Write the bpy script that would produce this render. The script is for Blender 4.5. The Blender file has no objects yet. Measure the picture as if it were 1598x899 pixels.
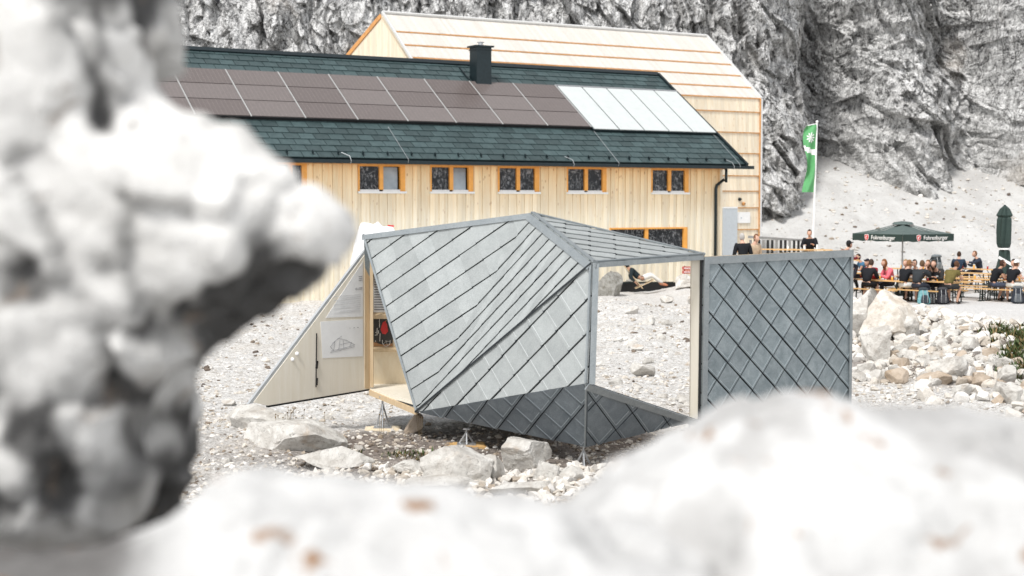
import bpy, bmesh, math, random
import numpy as np
from mathutils import Vector, Matrix, Euler
rnd = random.Random(7)
C = bpy.context.scene.collection
sc = bpy.context.scene
F, CX, CY, HOR = 2220.0, 799.0, 449.5, 315.0
CZ = 3.4
TH = math.atan((CY-HOR)/F)

# ---------------------------------------------------------------- geometry helpers
def ray(px, py):
    u, v = px-CX, CY-py
    return Vector((u, F*math.cos(TH)+v*math.sin(TH), v*math.cos(TH)-F*math.sin(TH)))
CAM = Vector((0, 0, CZ))
def P(px, py, Y):
    r = ray(px, py)
    return CAM + r*(Y/r.y)
def hit(px, py, o, n):
    r = ray(px, py)
    return CAM + r*((o-CAM).dot(n)/r.dot(n))

def vnoise(x, y, z, seed=0):
    x = np.asarray(x, float); y = np.asarray(y, float)+0*x; z = np.asarray(z, float)+0*x
    ix, iy, iz = np.floor(x).astype(np.int64), np.floor(y).astype(np.int64), np.floor(z).astype(np.int64)
    fx, fy, fz = x-ix, y-iy, z-iz
    fx = fx*fx*(3-2*fx); fy = fy*fy*(3-2*fy); fz = fz*fz*(3-2*fz)
    def h(a, b, c):
        n = (a*374761393 + b*668265263 + c*1274126177 + seed*974634777) & 0xffffffff
        n = ((n ^ (n >> 13)) * 1274126177) & 0xffffffff
        n = ((n ^ (n >> 16)) * 2246822519) & 0xffffffff
        return ((n ^ (n >> 15)) & 0xffffff)/float(0xffffff)
    def L(a, b, t): return a+(b-a)*t
    return 2*L(L(L(h(ix,iy,iz), h(ix+1,iy,iz), fx), L(h(ix,iy+1,iz), h(ix+1,iy+1,iz), fx), fy),
             L(L(h(ix,iy,iz+1), h(ix+1,iy,iz+1), fx), L(h(ix,iy+1,iz+1), h(ix+1,iy+1,iz+1), fx), fy), fz)-1
def fbm(x, y, z, o=4, seed=0, ridged=False, gain=0.5):
    s, a, t = 0, 1.0, 0
    for k in range(o):
        n = vnoise(x, y, z, seed+k*17)
        if ridged: n = 1-2*np.abs(n)
        s = s+a*n; t += a; a *= gain
        x, y, z = 2.03*x+0.31*y+1.7, 2.03*y-0.31*x+9.2, 2.01*z+3.3
    return s/t

def facet(x, y, z, seed=0, three=True, tilt=.6):
    # fractured blocks: every cell is a tilted plane with its own offset
    def hsh(a, b, c, k):
        n = (a*374761393 + b*668265263 + c*1274126177 + (seed*7+k)*974634777) & 0xffffffff
        n = ((n ^ (n >> 13)) * 1274126177) & 0xffffffff; n = ((n ^ (n >> 16)) * 2246822519) & 0xffffffff
        return ((n ^ (n >> 15)) & 0xffffff)/float(0xffffff)
    ix, iy, iz = np.floor(x).astype(np.int64), np.floor(y).astype(np.int64), np.floor(z).astype(np.int64)
    best = np.full(x.shape, 1e9); val = np.zeros(x.shape); sec = np.full(x.shape, 1e9)
    for a in (-1,0,1):
        for b in ((-1,0,1) if three else (0,)):
            for c in (-1,0,1):
                jx, jy, jz = ix+a, iy+b, iz+c
                dx = x-jx-hsh(jx,jy,jz,1); dy = (y-jy-hsh(jx,jy,jz,2)) if three else 0*x; dz = z-jz-hsh(jx,jy,jz,3)
                d = dx*dx+dy*dy+dz*dz; m = d < best
                sec = np.where(m, best, np.minimum(sec, d))
                t = (hsh(jx,jy,jz,4)-.5)+tilt*2*((hsh(jx,jy,jz,5)-.5)*dx+(hsh(jx,jy,jz,6)-.5)*dy+(hsh(jx,jy,jz,7)-.5)*dz)
                best = np.where(m, d, best); val = np.where(m, t, val)
    return val, np.sqrt(sec)-np.sqrt(best)
def sstep(a, b, x):
    t = np.clip((x-a)/(b-a), 0, 1); return t*t*(3-2*t)
def G(X, Y, rough=True):
    X = np.asarray(X, float); Y = np.asarray(Y, float)
    z = -3.38 - 0.35*sstep(22, 60, Y) + 0.12*sstep(5, 9, X)*sstep(30, 48, Y)
    mound = sstep(13.5, 3.2, Y)*2.45
    z = z + mound
    z = z + 0.95*np.exp(-((X-8.6)/3.0)**2-((Y-34)/6.5)**2) + 0.55*np.exp(-((X-11.5)/3.5)**2-((Y-27)/4.0)**2)
    z = z + 0.5*np.exp(-((X-3.2)/1.6)**2-((Y-44)/5.0)**2)
    z = z + 0.35*np.exp(-((X-6.9)/0.9)**2-((Y-57)/1.6)**2)
    if rough:
        flat = 1-0.85*sstep(40, 50, Y)*sstep(5, 9, X)
        z = z + flat*(0.16*fbm(X*0.35, Y*0.35, 0, 3, 5)+0.06*fbm(X*1.9, Y*1.9, 0, 3, 9))
    return z + CZ
def g(X, Y): return float(G(X, Y))
_YS = np.arange(8, 90, .1)
def ground_hit(px, py):
    r = ray(px, py); X = r.x/r.y*_YS; Z = CZ+r.z/r.y*_YS
    k = np.where(Z <= G(X, _YS))[0]; i = k[0] if len(k) else len(_YS)-1
    return Vector((X[i], _YS[i], Z[i]))

# ---------------------------------------------------------------- objects
def tag(o, label=None, cat=None, group=None, kind=None):
    if label: o['label'] = label
    if cat: o['category'] = cat
    if group: o['group'] = group
    if kind: o['kind'] = kind
    return o
def thing(name, label, cat, loc=(0,0,0), rotz=0.0, group=None):
    o = bpy.data.objects.new(name, None); C.objects.link(o)
    o.empty_display_size = 0.2
    o.location = loc; o.rotation_euler = (0, 0, rotz)
    return tag(o, label, cat, group)
def dup(root, loc, rotz, label=None, group=None):
    r = root.copy(); C.objects.link(r); r.location = loc; r.rotation_euler = (0, 0, rotz)
    if label: r['label'] = label
    if group: r['group'] = group
    for ch in list(root.children):
        c = ch.copy(); C.objects.link(c); c.parent = r
        for gc in ch.children:
            d = gc.copy(); C.objects.link(d); d.parent = c
    return r
class MB:
    def __init__(s): s.v = []; s.f = []; s.m = []; s.t = []
    def add(s, vs, fs, mi=0, t=None):
        b = len(s.v); s.v += [tuple(v) for v in vs]
        if t is None: t = rnd.random()
        for f in fs: s.f.append(tuple(b+i for i in f)); s.m.append(mi); s.t.append(t)
    def box(s, c, ax, ay, az, mi=0, t=None):
        c, ax, ay, az = Vector(c), Vector(ax)/2, Vector(ay)/2, Vector(az)/2
        vs = [c+i*ax+j*ay+k*az for k in (-1,1) for j in (-1,1) for i in (-1,1)]
        fs = [(0,2,3,1),(4,5,7,6),(0,1,5,4),(2,6,7,3),(0,4,6,2),(1,3,7,5)]
        if ax.cross(ay).dot(az) < 0: fs = [f[::-1] for f in fs]
        s.add(vs, fs, mi, t)
    def abox(s, x0, x1, y0, y1, z0, z1, mi=0, t=None):
        s.box(((x0+x1)/2,(y0+y1)/2,(z0+z1)/2), (x1-x0,0,0), (0,y1-y0,0), (0,0,z1-z0), mi, t)
    def bar(s, p, q, w, h, n=(0,0,1), mi=0, t=None, off=0.0):
        p, q, n = Vector(p), Vector(q), Vector(n).normalized()
        d = (q-p); sd = d.cross(n).normalized(); nn = sd.cross(d).normalized()
        s.box((p+q)/2+nn*off, d, sd*w, nn*h, mi, t)
    def tube(s, pts, r, seg=8, mi=0, t=None, cap=True):
        pts = [Vector(p) for p in pts]; rr = r if isinstance(r, (list,tuple)) else [r]*len(pts)
        vs = []; fs = []
        for i, p in enumerate(pts):
            d = (pts[min(i+1,len(pts)-1)]-pts[max(i-1,0)]).normalized()
            a = d.orthogonal().normalized() if i == 0 else (a-d*a.dot(d)).normalized()
            b = d.cross(a)
            for k in range(seg):
                an = 2*math.pi*k/seg
                vs.append(p+(a*math.cos(an)+b*math.sin(an))*rr[i])
        for i in range(len(pts)-1):
            for k in range(seg):
                k2 = (k+1) % seg
                fs.append((i*seg+k, i*seg+k2, (i+1)*seg+k2, (i+1)*seg+k))
        if cap:
            fs.append(tuple(range(seg))[::-1]); fs.append(tuple((len(pts)-1)*seg+k for k in range(seg)))
        s.add(vs, fs, mi, t)
    def poly(s, pts, thick, n, mi=0, t=None):
        n = Vector(n).normalized(); k = len(pts); pts = [Vector(p) for p in pts]
        nn = Vector((0,0,0))
        for i in range(k): nn += (pts[i]-pts[0]).cross(pts[(i+1)%k]-pts[0])
        if nn.dot(n) < 0: pts = pts[::-1]
        vs = pts+[p-n*thick for p in pts]
        fs = [tuple(range(k)), tuple(range(k,2*k))[::-1]]+[(i, i+k, (i+1)%k+k, (i+1)%k) for i in range(k)]
        s.add(vs, fs, mi, t)
    def ico(s, c, r, sub=2, mi=0, t=None, mat=None):
        v, f = ico_arr(sub)
        vs = [Vector((a[0]*r[0], a[1]*r[1], a[2]*r[2])) for a in v]
        if mat: vs = [mat @ q for q in vs]
        s.add([Vector(c)+q for q in vs], [tuple(x) for x in f], mi, t)
    def build(s, name, mats, parent=None, smooth=False, local=True):
        me = bpy.data.meshes.new(name)
        off = Vector((0,0,0))
        if parent is not None and local:
            pr = parent
            while pr is not None: off = off+Vector(pr.location); pr = pr.parent
        me.from_pydata([tuple(Vector(v)-off) for v in s.v], [], s.f)
        if not isinstance(mats, (list,tuple)): mats = [mats]
        for m in mats: me.materials.append(m)
        me.polygons.foreach_set('material_index', s.m)
        if smooth: me.polygons.foreach_set('use_smooth', [True]*len(s.f))
        at = me.attributes.new('tint', 'FLOAT', 'FACE'); at.data.foreach_set('value', s.t)
        me.validate(); me.update()
        o = bpy.data.objects.new(name, me); C.objects.link(o)
        if parent is not None: o.parent = parent
        return o
_ico = {}
def ico_arr(sub):
    if sub not in _ico:
        bm = bmesh.new(); bmesh.ops.create_icosphere(bm, subdivisions=sub, radius=1)
        _ico[sub] = (np.array([v.co[:] for v in bm.verts]), np.array([[v.index for v in f.verts] for f in bm.faces]))
        bm.free()
    return _ico[sub]
def mesh_np(name, v, f, mats, parent=None, smooth=False, attrs=None):
    me = bpy.data.meshes.new(name)
    v = np.asarray(v, np.float32); f = np.asarray(f, np.int32); k = f.shape[1]
    me.vertices.add(len(v)); me.vertices.foreach_set('co', v.ravel())
    me.loops.add(f.size); me.loops.foreach_set('vertex_index', f.ravel())
    me.polygons.add(len(f)); me.polygons.foreach_set('loop_start', np.arange(0, f.size, k, dtype=np.int32))
    if not isinstance(mats, (list,tuple)): mats = [mats]
    for m in mats: me.materials.append(m)
    me.update(calc_edges=True)
    me.polygons.foreach_set('use_smooth', np.full(len(f), smooth))
    for an, av in (attrs or {}).items():
        a = me.attributes.new(an, 'FLOAT', 'POINT'); a.data.foreach_set('value', np.asarray(av, np.float32).ravel())
    o = bpy.data.objects.new(name, me); C.objects.link(o)
    if parent is not None: o.parent = parent
    return o
def grid_faces(nr, nc):
    i = np.arange(nr-1)[:,None]*nc+np.arange(nc-1)[None,:]; i = i.ravel()
    return np.stack([i, i+1, i+nc+1, i+nc], 1)

# ---------------------------------------------------------------- materials
def lin(r, g_, b): return tuple(((c/255)/12.92 if c/255 <= .04045 else ((c/255+.055)/1.055)**2.4) for c in (r,g_,b))
class NT:
    def __init__(s, name):
        s.m = bpy.data.materials.new(name); s.m.use_nodes = True; s.n = s.m.node_tree.nodes; s.l = s.m.node_tree.links
        s.b = s.n['Principled BSDF']
    def node(s, t, **k):
        x = s.n.new(t)
        for a, v in k.items():
            if a.startswith('i_'): x.inputs[a[2:].replace('_',' ')].default_value = v
            else: setattr(x, a, v)
        return x
    def link(s, a, b): s.l.new(a, b)
    def coord(s, scale=(1,1,1), rot=(0,0,0), kind='Object'):
        tc = s.node('ShaderNodeTexCoord'); mp = s.node('ShaderNodeMapping')
        s.link(tc.outputs[kind], mp.inputs[0]); mp.inputs['Scale'].default_value = scale; mp.inputs['Rotation'].default_value = rot
        return mp.outputs[0]
    def noise(s, vec, scale, detail=4, rough=.55, dist=0):
        x = s.node('ShaderNodeTexNoise'); x.inputs['Scale'].default_value = scale; x.inputs['Detail'].default_value = detail
        x.inputs['Roughness'].default_value = rough; x.inputs['Distortion'].default_value = dist
        s.link(vec, x.inputs['Vector']); return x.outputs['Fac']
    def ramp(s, fac, stops):
        x = s.node('ShaderNodeValToRGB'); e = x.color_ramp.elements
        while len(e) < len(stops): e.new(.5)
        for i, (p, c) in enumerate(stops):
            e[i].position = p; e[i].color = (*(c if isinstance(c, tuple) else (c,c,c)), 1)
        s.link(fac, x.inputs[0]); return x.outputs[0]
    def mix(s, fac, a, b, mode='MIX'):
        x = s.node('ShaderNodeMix', data_type='RGBA', blend_type=mode)
        for k, v in ((0, fac), (6, a), (7, b)):
            sock = x.inputs[k]
            if isinstance(v, (int,float)): sock.default_value = v if k == 0 else (v,v,v,1)
            elif isinstance(v, tuple): sock.default_value = (*v, 1)
            else: s.link(v, sock)
        return x.outputs[2]
    def bump(s, h, strength=.4, dist=.02, prev=None):
        x = s.node('ShaderNodeBump'); x.inputs['Strength'].default_value = strength; x.inputs['Distance'].default_value = dist
        s.link(h, x.inputs['Height'])
        if prev is not None: s.link(prev, x.inputs['Normal'])
        return x.outputs[0]
    def attr(s, name):
        x = s.node('ShaderNodeAttribute', attribute_name=name); return x.outputs['Fac']
    def done(s, col=None, rough=.6, metal=0, nrm=None, spec=.5):
        if col is not None:
            if isinstance(col, tuple): s.b.inputs['Base Color'].default_value = (*col, 1)
            else: s.link(col, s.b.inputs['Base Color'])
        if isinstance(rough, (int,float)): s.b.inputs['Roughness'].default_value = rough
        else: s.link(rough, s.b.inputs['Roughness'])
        s.b.inputs['Metallic'].default_value = metal; s.b.inputs['Specular IOR Level'].default_value = spec
        if nrm is not None: s.link(nrm, s.b.inputs['Normal'])
        return s.m
def simple(name, col, rough=.6, metal=0, var=.15, scale=8, bump=0.0, spec=.5):
    t = NT(name); v = t.coord(); n = t.noise(v, scale, 5, .6)
    c = t.ramp(n, [(.3, tuple(max(0,x*(1-var)) for x in col)), (.7, tuple(min(1,x*(1+var)) for x in col))])
    return t.done(c, rough, metal, t.bump(n, bump, .01) if bump else None, spec)
def wood_mat(name, c1, c2, knots=.5, dirn=(0,0,1), rough=.6, tintamt=.25, knotcol=(.25,.09,.02), fade=None):
    t = NT(name)
    sc_ = tuple(1.2 if d else 14 for d in dirn)
    v = t.coord(sc_); tint = t.attr('tint')
    cb = t.node('ShaderNodeCombineXYZ'); mu = t.node('ShaderNodeMath', operation='MULTIPLY'); t.link(tint, mu.inputs[0]); mu.inputs[1].default_value = 40
    for i in range(3): t.link(mu.outputs[0], cb.inputs[i])
    ad = t.node('ShaderNodeVectorMath', operation='ADD'); t.link(v, ad.inputs[0]); t.link(cb.outputs[0], ad.inputs[1])
    n = t.noise(ad.outputs[0], 1.0, 5, .6, .6)
    base = t.ramp(n, [(.3, c1), (.7, c2)])
    if fade:
        tc = t.node('ShaderNodeTexCoord'); sx = t.node('ShaderNodeSeparateXYZ'); t.link(tc.outputs['Object'], sx.inputs[0])
        mr = t.node('ShaderNodeMapRange'); t.link(sx.outputs[2], mr.inputs[0]); mr.inputs[1].default_value = fade[0]; mr.inputs[2].default_value = fade[1]
        base = t.mix(mr.outputs[0], t.ramp(n, [(.3, fade[2]), (.7, fade[3])]), base)
        fm = t.node('ShaderNodeMath', operation='MULTIPLY_ADD'); t.link(mr.outputs[0], fm.inputs[0]); fm.inputs[1].default_value = .75; fm.inputs[2].default_value = .25
        knots_f = fm.outputs[0]
    tt = t.ramp(tint, [(0, 1-tintamt), (1, 1.0)])
    base = t.mix(1.0, base, tt, 'MULTIPLY')
    v2 = t.coord(tuple(2.2 if d else 5 for d in dirn))
    ad2 = t.node('ShaderNodeVectorMath', operation='ADD'); t.link(v2, ad2.inputs[0]); t.link(cb.outputs[0], ad2.inputs[1])
    vo = t.node('ShaderNodeTexVoronoi'); vo.inputs['Scale'].default_value = 1.0; t.link(ad2.outputs[0], vo.inputs['Vector'])
    k = t.ramp(vo.outputs['Distance'], [(.0, 1.0), (.10, .8), (.17, 0.0)])
    km = t.node('ShaderNodeMath', operation='MULTIPLY'); t.link(k, km.inputs[0]); km.inputs[1].default_value = knots
    if fade:
        k2 = t.node('ShaderNodeMath', operation='MULTIPLY'); t.link(km.outputs[0], k2.inputs[0]); t.link(knots_f, k2.inputs[1]); km = k2
    base = t.mix(km.outputs[0], base, knotcol)
    return t.done(base, rough, 0, t.bump(n, .15, .004))

def rock_mat(name, light=(.62,.60,.57), mid=(.42,.40,.38), dark=(.10,.10,.10), rust=(.30,.17,.07), scale=1.0, darkamt=.5, rustamt=.25, bump=.6, bdist=.03):
    t = NT(name); v = t.coord()
    oi = t.node('ShaderNodeObjectInfo')
    ad = t.node('ShaderNodeVectorMath', operation='ADD'); t.link(v, ad.inputs[0]); 
    sm = t.node('ShaderNodeMath', operation='MULTIPLY'); t.link(oi.outputs['Random'], sm.inputs[0]); sm.inputs[1].default_value = 50
    t.link(sm.outputs[0], ad.inputs[1]); v = ad.outputs[0]
    n1 = t.noise(v, 3.0*scale, 8, .65, .4); n2 = t.noise(v, 11*scale, 8, .7, .2); n3 = t.noise(v, 1.3*scale, 5, .6, .8)
    c = t.ramp(n1, [(.35, mid), (.58, light)])
    crack = t.ramp(n2, [(.30, 1.0), (.42, 0.0)])
    m1 = t.node('ShaderNodeMath', operation='MULTIPLY'); t.link(crack, m1.inputs[0]); m1.inputs[1].default_value = darkamt
    c = t.mix(m1.outputs[0], c, dark)
    r = t.ramp(n3, [(.60, 0.0), (.70, 1.0)])
    m2 = t.node('ShaderNodeMath', operation='MULTIPLY'); t.link(r, m2.inputs[0]); m2.inputs[1].default_value = rustamt
    c = t.mix(m2.outputs[0], c, rust)
    n4 = t.noise(v, 30*scale, 6, .7)
    nb = t.bump(n2, bump, bdist); nb = t.bump(n4, bump*.6, bdist*.3, nb)
    return t.done(c, .9, 0, nb, .2)
# ================================================================= world, sun, camera
w = bpy.data.worlds.new("World"); sc.world = w; w.use_nodes = True
wn, wl = w.node_tree.nodes, w.node_tree.links
sky = wn.new('ShaderNodeTexSky'); sky.sky_type = 'NISHITA'; sky.sun_disc = False
SUN = Vector((-.38, -.55, 1.0)).normalized()
sky.sun_elevation = math.asin(SUN.z); sky.sun_rotation = math.atan2(SUN.x, SUN.y)
sky.altitude = 1900
hs = wn.new('ShaderNodeHueSaturation'); hs.inputs['Saturation'].default_value = .12; hs.inputs['Value'].default_value = 1.7
wl.new(sky.outputs[0], hs.inputs['Color']); wl.new(hs.outputs[0], wn['Background'].inputs[0])
wn['Background'].inputs[1].default_value = 0.15
sd = bpy.data.lights.new('sun', 'SUN'); sd.energy = 3.6; sd.angle = math.radians(12); sd.color = (1, .975, .94)
so = bpy.data.objects.new('sun', sd); C.objects.link(so); so.rotation_euler = SUN.to_track_quat('Z', 'Y').to_euler(); so.location = (0,0,40)
cd = bpy.data.cameras.new('camera'); cam = bpy.data.objects.new('camera', cd); C.objects.link(cam)
cam.location = CAM; cam.rotation_euler = (math.pi/2-TH, 0, 0)
cd.sensor_width = 36; cd.lens = 36*F/1598; cd.clip_start = .05; cd.clip_end = 2000
cd.dof.use_dof = True; cd.dof.focus_distance = 24; cd.dof.aperture_fstop = 1.9
sc.camera = cam
sc.view_settings.view_transform = 'Standard'; sc.view_settings.look = 'None'; sc.view_settings.exposure = 0
sc.render.engine = 'CYCLES'; sc.cycles.use_denoising = True; sc.cycles.max_bounces = 6

# ================================================================= materials
M = {}
M['zinc'] = None
def zinc(name, a, b, rough=.5, metal=.35, tl=.84):
    t = NT(name); v = t.coord(); n = t.noise(v, 5, 5, .7, .5); n2 = t.noise(v, 60, 3, .8)
    tint = t.attr('tint')
    c = t.ramp(n, [(.3, a), (.7, b)])
    c = t.mix(1.0, c, t.ramp(tint, [(0, tl), (1, 1.0)]), 'MULTIPLY')
    c = t.mix(.35, c, t.ramp(n2, [(.3, .25), (.7, 1.0)]), 'MULTIPLY')
    return t.done(c, rough, metal, t.bump(n2, .12, .003))
M['zinc_lit'] = zinc('zinc_lit', (.37,.395,.392), (.46,.485,.48), .5, .1)  # brighter copy of the zinc colour for facets turned to the light
M['zinc_pale'] = zinc('zinc_pale', (.52,.54,.55), (.60,.62,.63))
M['zinc_half_lit'] = zinc('zinc_half_lit', (.20,.245,.265), (.36,.41,.43), .5)  # middle copy: weaker light on the door put into its colour
M['zinc_shaded'] = zinc('zinc_shaded', (.15,.18,.205), (.25,.285,.31), .55)  # darker copy of the zinc, painting shade on the undercut facets
M['zinc_trim'] = zinc('zinc_trim', (.27,.30,.315), (.36,.39,.40), .45)
M['ridge_light'] = simple('shingle_emboss', (.42,.46,.48), .4, .3, .1)
M['gap'] = simple('shadow_gap_backing', (.012,.016,.020), .8)
M['ply'] = wood_mat('plywood', (.74,.62,.44), (.80,.70,.53), .12, (0,0,1), .55, .05)
M['ply_white'] = wood_mat('pale_plywood', (.74,.68,.56), (.80,.75,.65), .05, (0,0,1), .55, .05)
M['ply_edge'] = wood_mat('plywood_edge', (.60,.44,.26), (.72,.56,.36), .2)
M['spruce'] = wood_mat('spruce_board', (.80,.58,.32), (.90,.76,.53), .75, (0,0,1), .6, .22, (.30,.10,.02))
M['spruce_pale'] = wood_mat('weathered_spruce', (.80,.66,.46), (.88,.80,.66), .45, (0,0,1), .6, .16, (.5,.22,.08))
M['spruce_roof'] = wood_mat('larch_roof_boards', (.60,.56,.50), (.72,.69,.64), .25, (0,0,1), .6, .12, (.5,.38,.25))
M['spruce_orange'] = simple('fresh_wood_edge', (.62,.30,.10), .6, 0, .25, 6)
M['frame_orange'] = simple('orange_window_frame', (.78,.36,.07), .45, 0, .12, 4)
M['white'] = simple('white_paint', (.8,.8,.79), .5, 0, .04)
M['grey_panel'] = simple('grey_panel', (.50,.54,.57), .4, .1, .06)
M['slate'] = zinc('dark_green_shingle', (.055,.092,.096), (.098,.150,.153), .42, .2, .6)
M['slate_dark'] = simple('dark_green_metal', (.012,.022,.026), .35, .4, .2)
M['black'] = simple('black_metal', (.012,.012,.013), .45, .2, .2)
M['steel'] = simple('galvanised_steel', (.45,.46,.47), .35, .7, .15, 20)
M['wire'] = simple('pale_wire', (.40,.42,.43), .4, .4, .05)
def glass_dark():
    t = NT('glass_painted_reflection'); v = t.coord((2.5,2.5,1.6)); n = t.noise(v, 2.6, 8, .75, 1.5)
    c = t.ramp(n, [(.46,(.012,.014,.018)), (.53,(.05,.055,.06)), (.60,(.26,.27,.29))])  # pale noise patches paint mountain reflections into the glass colour
    return t.done(c, .22, 0, None, .25)
M['glass'] = glass_dark()
M['glass_pale'] = simple('glass_painted_sky', (.30,.35,.39), .1, 0, .3, 1)  # sky reflection put into the pale base colour
def pv(name):
    t = NT(name); tint = t.attr('tint'); v = t.coord()
    base = t.ramp(tint, [(0,(.125,.102,.095)), (1,(.18,.155,.147))])
    n = t.noise(v, 9, 3, .8); base = t.mix(.25, base, t.ramp(n, [(.35,.35),(.65,1.0)]), 'MULTIPLY')
    return t.done(base, .30, 0, None, .7)
M['pv'] = pv('solar_cells'); M['pv_line'] = simple('cell_line', (.28,.24,.23), .4)
M['collector'] = simple('collector_glass', (.60,.63,.62), .25, .1, .04, 3)  # pale base colour stands in for sky reflected by the collectors
M['boulder'] = rock_mat('limestone_boulder', (.66,.64,.60), (.44,.41,.37), (.09,.08,.07), (.40,.26,.14), 1.3, .75, .4, .9, .05)
M['boulder_brown'] = rock_mat('brown_boulder', (.50,.42,.34), (.36,.29,.22), (.10,.08,.06), (.30,.18,.08), 1.4, .5, .4)
M['boulder_grey'] = rock_mat('lichen_grey_limestone', (.46,.45,.42), (.22,.21,.18), (.05,.05,.04), (.20,.19,.10), 2.2, .9, .5, .9, .06)
M['boulder_tan'] = rock_mat('tan_limestone_boulder', (.66,.62,.56), (.46,.41,.35), (.12,.10,.08), (.40,.28,.16), 1.8, .6, .3)
M['pebble'] = None

def ground_mat():
    t = NT('gravel_ground'); v = t.coord()
    n1 = t.noise(v, 9, 9, .75); n2 = t.noise(v, 30, 6, .8); n3 = t.noise(v, .5, 5, .6)
    vo = t.node('ShaderNodeTexVoronoi'); vo.inputs['Scale'].default_value = 11; t.link(v, vo.inputs['Vector'])
    c = t.ramp(n1, [(.32,(.16,.14,.125)), (.41,(.54,.51,.47)), (.55,(.74,.73,.71))])
    c = t.mix(.92, c, t.ramp(n2, [(.35,.10),(.45,.8),(.55,1.0)]), 'MULTIPLY')
    c = t.mix(t.ramp(n3, [(.5,0.0),(.75,.35)]), c, (.50,.43,.34))
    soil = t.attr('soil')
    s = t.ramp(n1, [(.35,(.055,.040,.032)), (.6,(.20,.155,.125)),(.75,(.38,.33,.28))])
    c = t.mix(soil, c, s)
    fl = t.attr('smoothness')
    c = t.mix(fl, c, t.ramp(n2, [(.3,(.50,.49,.475)),(.5,(.62,.61,.60))]))
    nb = t.bump(vo.outputs['Distance'], .7, .05); nb = t.bump(n1, .8, .05, nb); nb = t.bump(n2, .5, .015, nb)
    return t.done(c, .95, 0, nb, .15)
M['ground'] = ground_mat()
def pebble_mat():
    t = NT('gravel_stone'); a = t.attr('stone_tone'); v = t.coord(); n = t.noise(v, 40, 4, .7)
    c = t.ramp(a, [(0,(.09,.07,.06)),(.18,(.32,.26,.20)),(.36,(.60,.55,.48)),(1,(.76,.74,.71))])
    c = t.mix(.4, c, t.ramp(n, [(.3,.4),(.6,1.0)]), 'MULTIPLY')
    return t.done(c, .9, 0, None, .2)
M['pebble'] = pebble_mat()
def scree_mat():
    t = NT('scree'); v = t.coord(); n1 = t.noise(v, 3.0, 8, .75); n2 = t.noise(v, 9, 5, .85); n3 = t.noise(t.coord((1,.25,1)), .35, 5, .65, .6)
    c = t.ramp(n3, [(.35,(.46,.45,.435)),(.6,(.58,.575,.56))])
    c = t.mix(.85, c, t.ramp(n2, [(.27,.30),(.38,.9),(.5,1.0)]), 'MULTIPLY')
    c = t.mix(.6, c, t.ramp(n1, [(.32,.35),(.42,1.0)]), 'MULTIPLY')
    nb = t.bump(n1, .6, .12); nb = t.bump(n2, .5, .06, nb)
    return t.done(c, .95, 0, nb, .1)
M['scree'] = scree_mat()
def cliff_mat():
    t = NT('cliff_rock'); tone = t.attr('tone'); lg = t.attr('pale')
    v = t.coord((1.5,.8,.5), (0,.35,0)); v0 = t.coord((1,.6,.8))
    n1 = t.noise(v, 1.3, 10, .74, .8); n2 = t.noise(v0, 5, 6, .75); n3 = t.noise(v0, .14, 4, .6)
    c = t.ramp(n1, [(.33,(.24,.235,.23)), (.43,(.60,.595,.585)), (.52,(.80,.795,.785))])
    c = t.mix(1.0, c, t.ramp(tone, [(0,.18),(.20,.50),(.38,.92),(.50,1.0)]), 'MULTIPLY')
    c = t.mix(.6, c, t.ramp(n2, [(.36,.35),(.48,1.0)]), 'MULTIPLY')
    for sc__, w__, lo_, sd_ in ((.55,.016,.12,(1,.6,.5)), (1.6,.020,.2,(1.1,.6,.6)), (4.0,.03,.4,(1,.6,.8))):
        vv_ = t.coord(sd_, (0,.35*sc__,0)); nn_ = t.noise(vv_, sc__, 7, .66, .8)
        c = t.mix(1.0, c, t.ramp(nn_, [(.5-w__,1.0),(.5-w__*.2,lo_),(.5+w__*.2,lo_),(.5+w__,1.0)]), 'MULTIPLY')
    c = t.mix(lg, c, t.ramp(n2, [(.3,(.40,.395,.385)),(.5,(.62,.615,.60))]))
    c = t.mix(t.ramp(n3, [(.60,0.0),(.72,.35)]), c, (.46,.37,.28))
    nb = t.bump(n1, .9, .30); nb = t.bump(n2, .6, .08, nb)
    return t.done(c, .95, 0, nb, .1)
M['cliff'] = cliff_mat()

# ================================================================= ground, scree, cliff
def axis(lo, hi, d, lo2, hi2):
    a = list(np.arange(lo, hi+1e-6, d)); x, s = hi, d
    while x < hi2: s *= 1.18; x += s; a.append(x)
    x, s = lo, d
    while x > lo2: s *= 1.18; x -= s; a.insert(0, x)
    return np.array(a)
xs = axis(-9, 18, .13, -700, 700); ys = axis(13, 50, .13, -60, 900)
XX, YY = np.meshgrid(xs, ys)
ZZ = G(XX, YY); ZZ = np.where(YY > 95, ZZ*0+g(0,94)-.3-CZ+CZ, ZZ)
near = (YY > 12) & (YY < 60)
ZZ = ZZ + near*(.035*fbm(XX*3.3, YY*3.3, 1, 3, 31, True))*(1-.8*sstep(40,50,YY)*sstep(5,9,XX))
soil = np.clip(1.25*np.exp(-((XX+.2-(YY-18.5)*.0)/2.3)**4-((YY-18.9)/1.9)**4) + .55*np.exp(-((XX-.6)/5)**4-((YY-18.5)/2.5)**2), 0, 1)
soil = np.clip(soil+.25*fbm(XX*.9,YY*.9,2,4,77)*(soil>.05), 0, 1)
_heap_shade = np.exp(-((XX-8.9)/3.4)**2-((YY-33)/7)**2)+np.exp(-((XX-11)/3.4)**2-((YY-27)/4.3)**2)
soil = np.clip(soil*.85+.8*sstep(.25,.6,_heap_shade), 0, 1)  # soil colour also laid over the heap as dark shade between its rocks
flatm = sstep(36, 44, YY)*sstep(8.5, 11, XX)+.35*sstep(44,55,YY)
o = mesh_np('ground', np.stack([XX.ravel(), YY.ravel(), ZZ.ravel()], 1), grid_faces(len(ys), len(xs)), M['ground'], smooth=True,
            attrs={'soil': soil, 'smoothness': np.clip(flatm,0,1)*.8})
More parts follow.
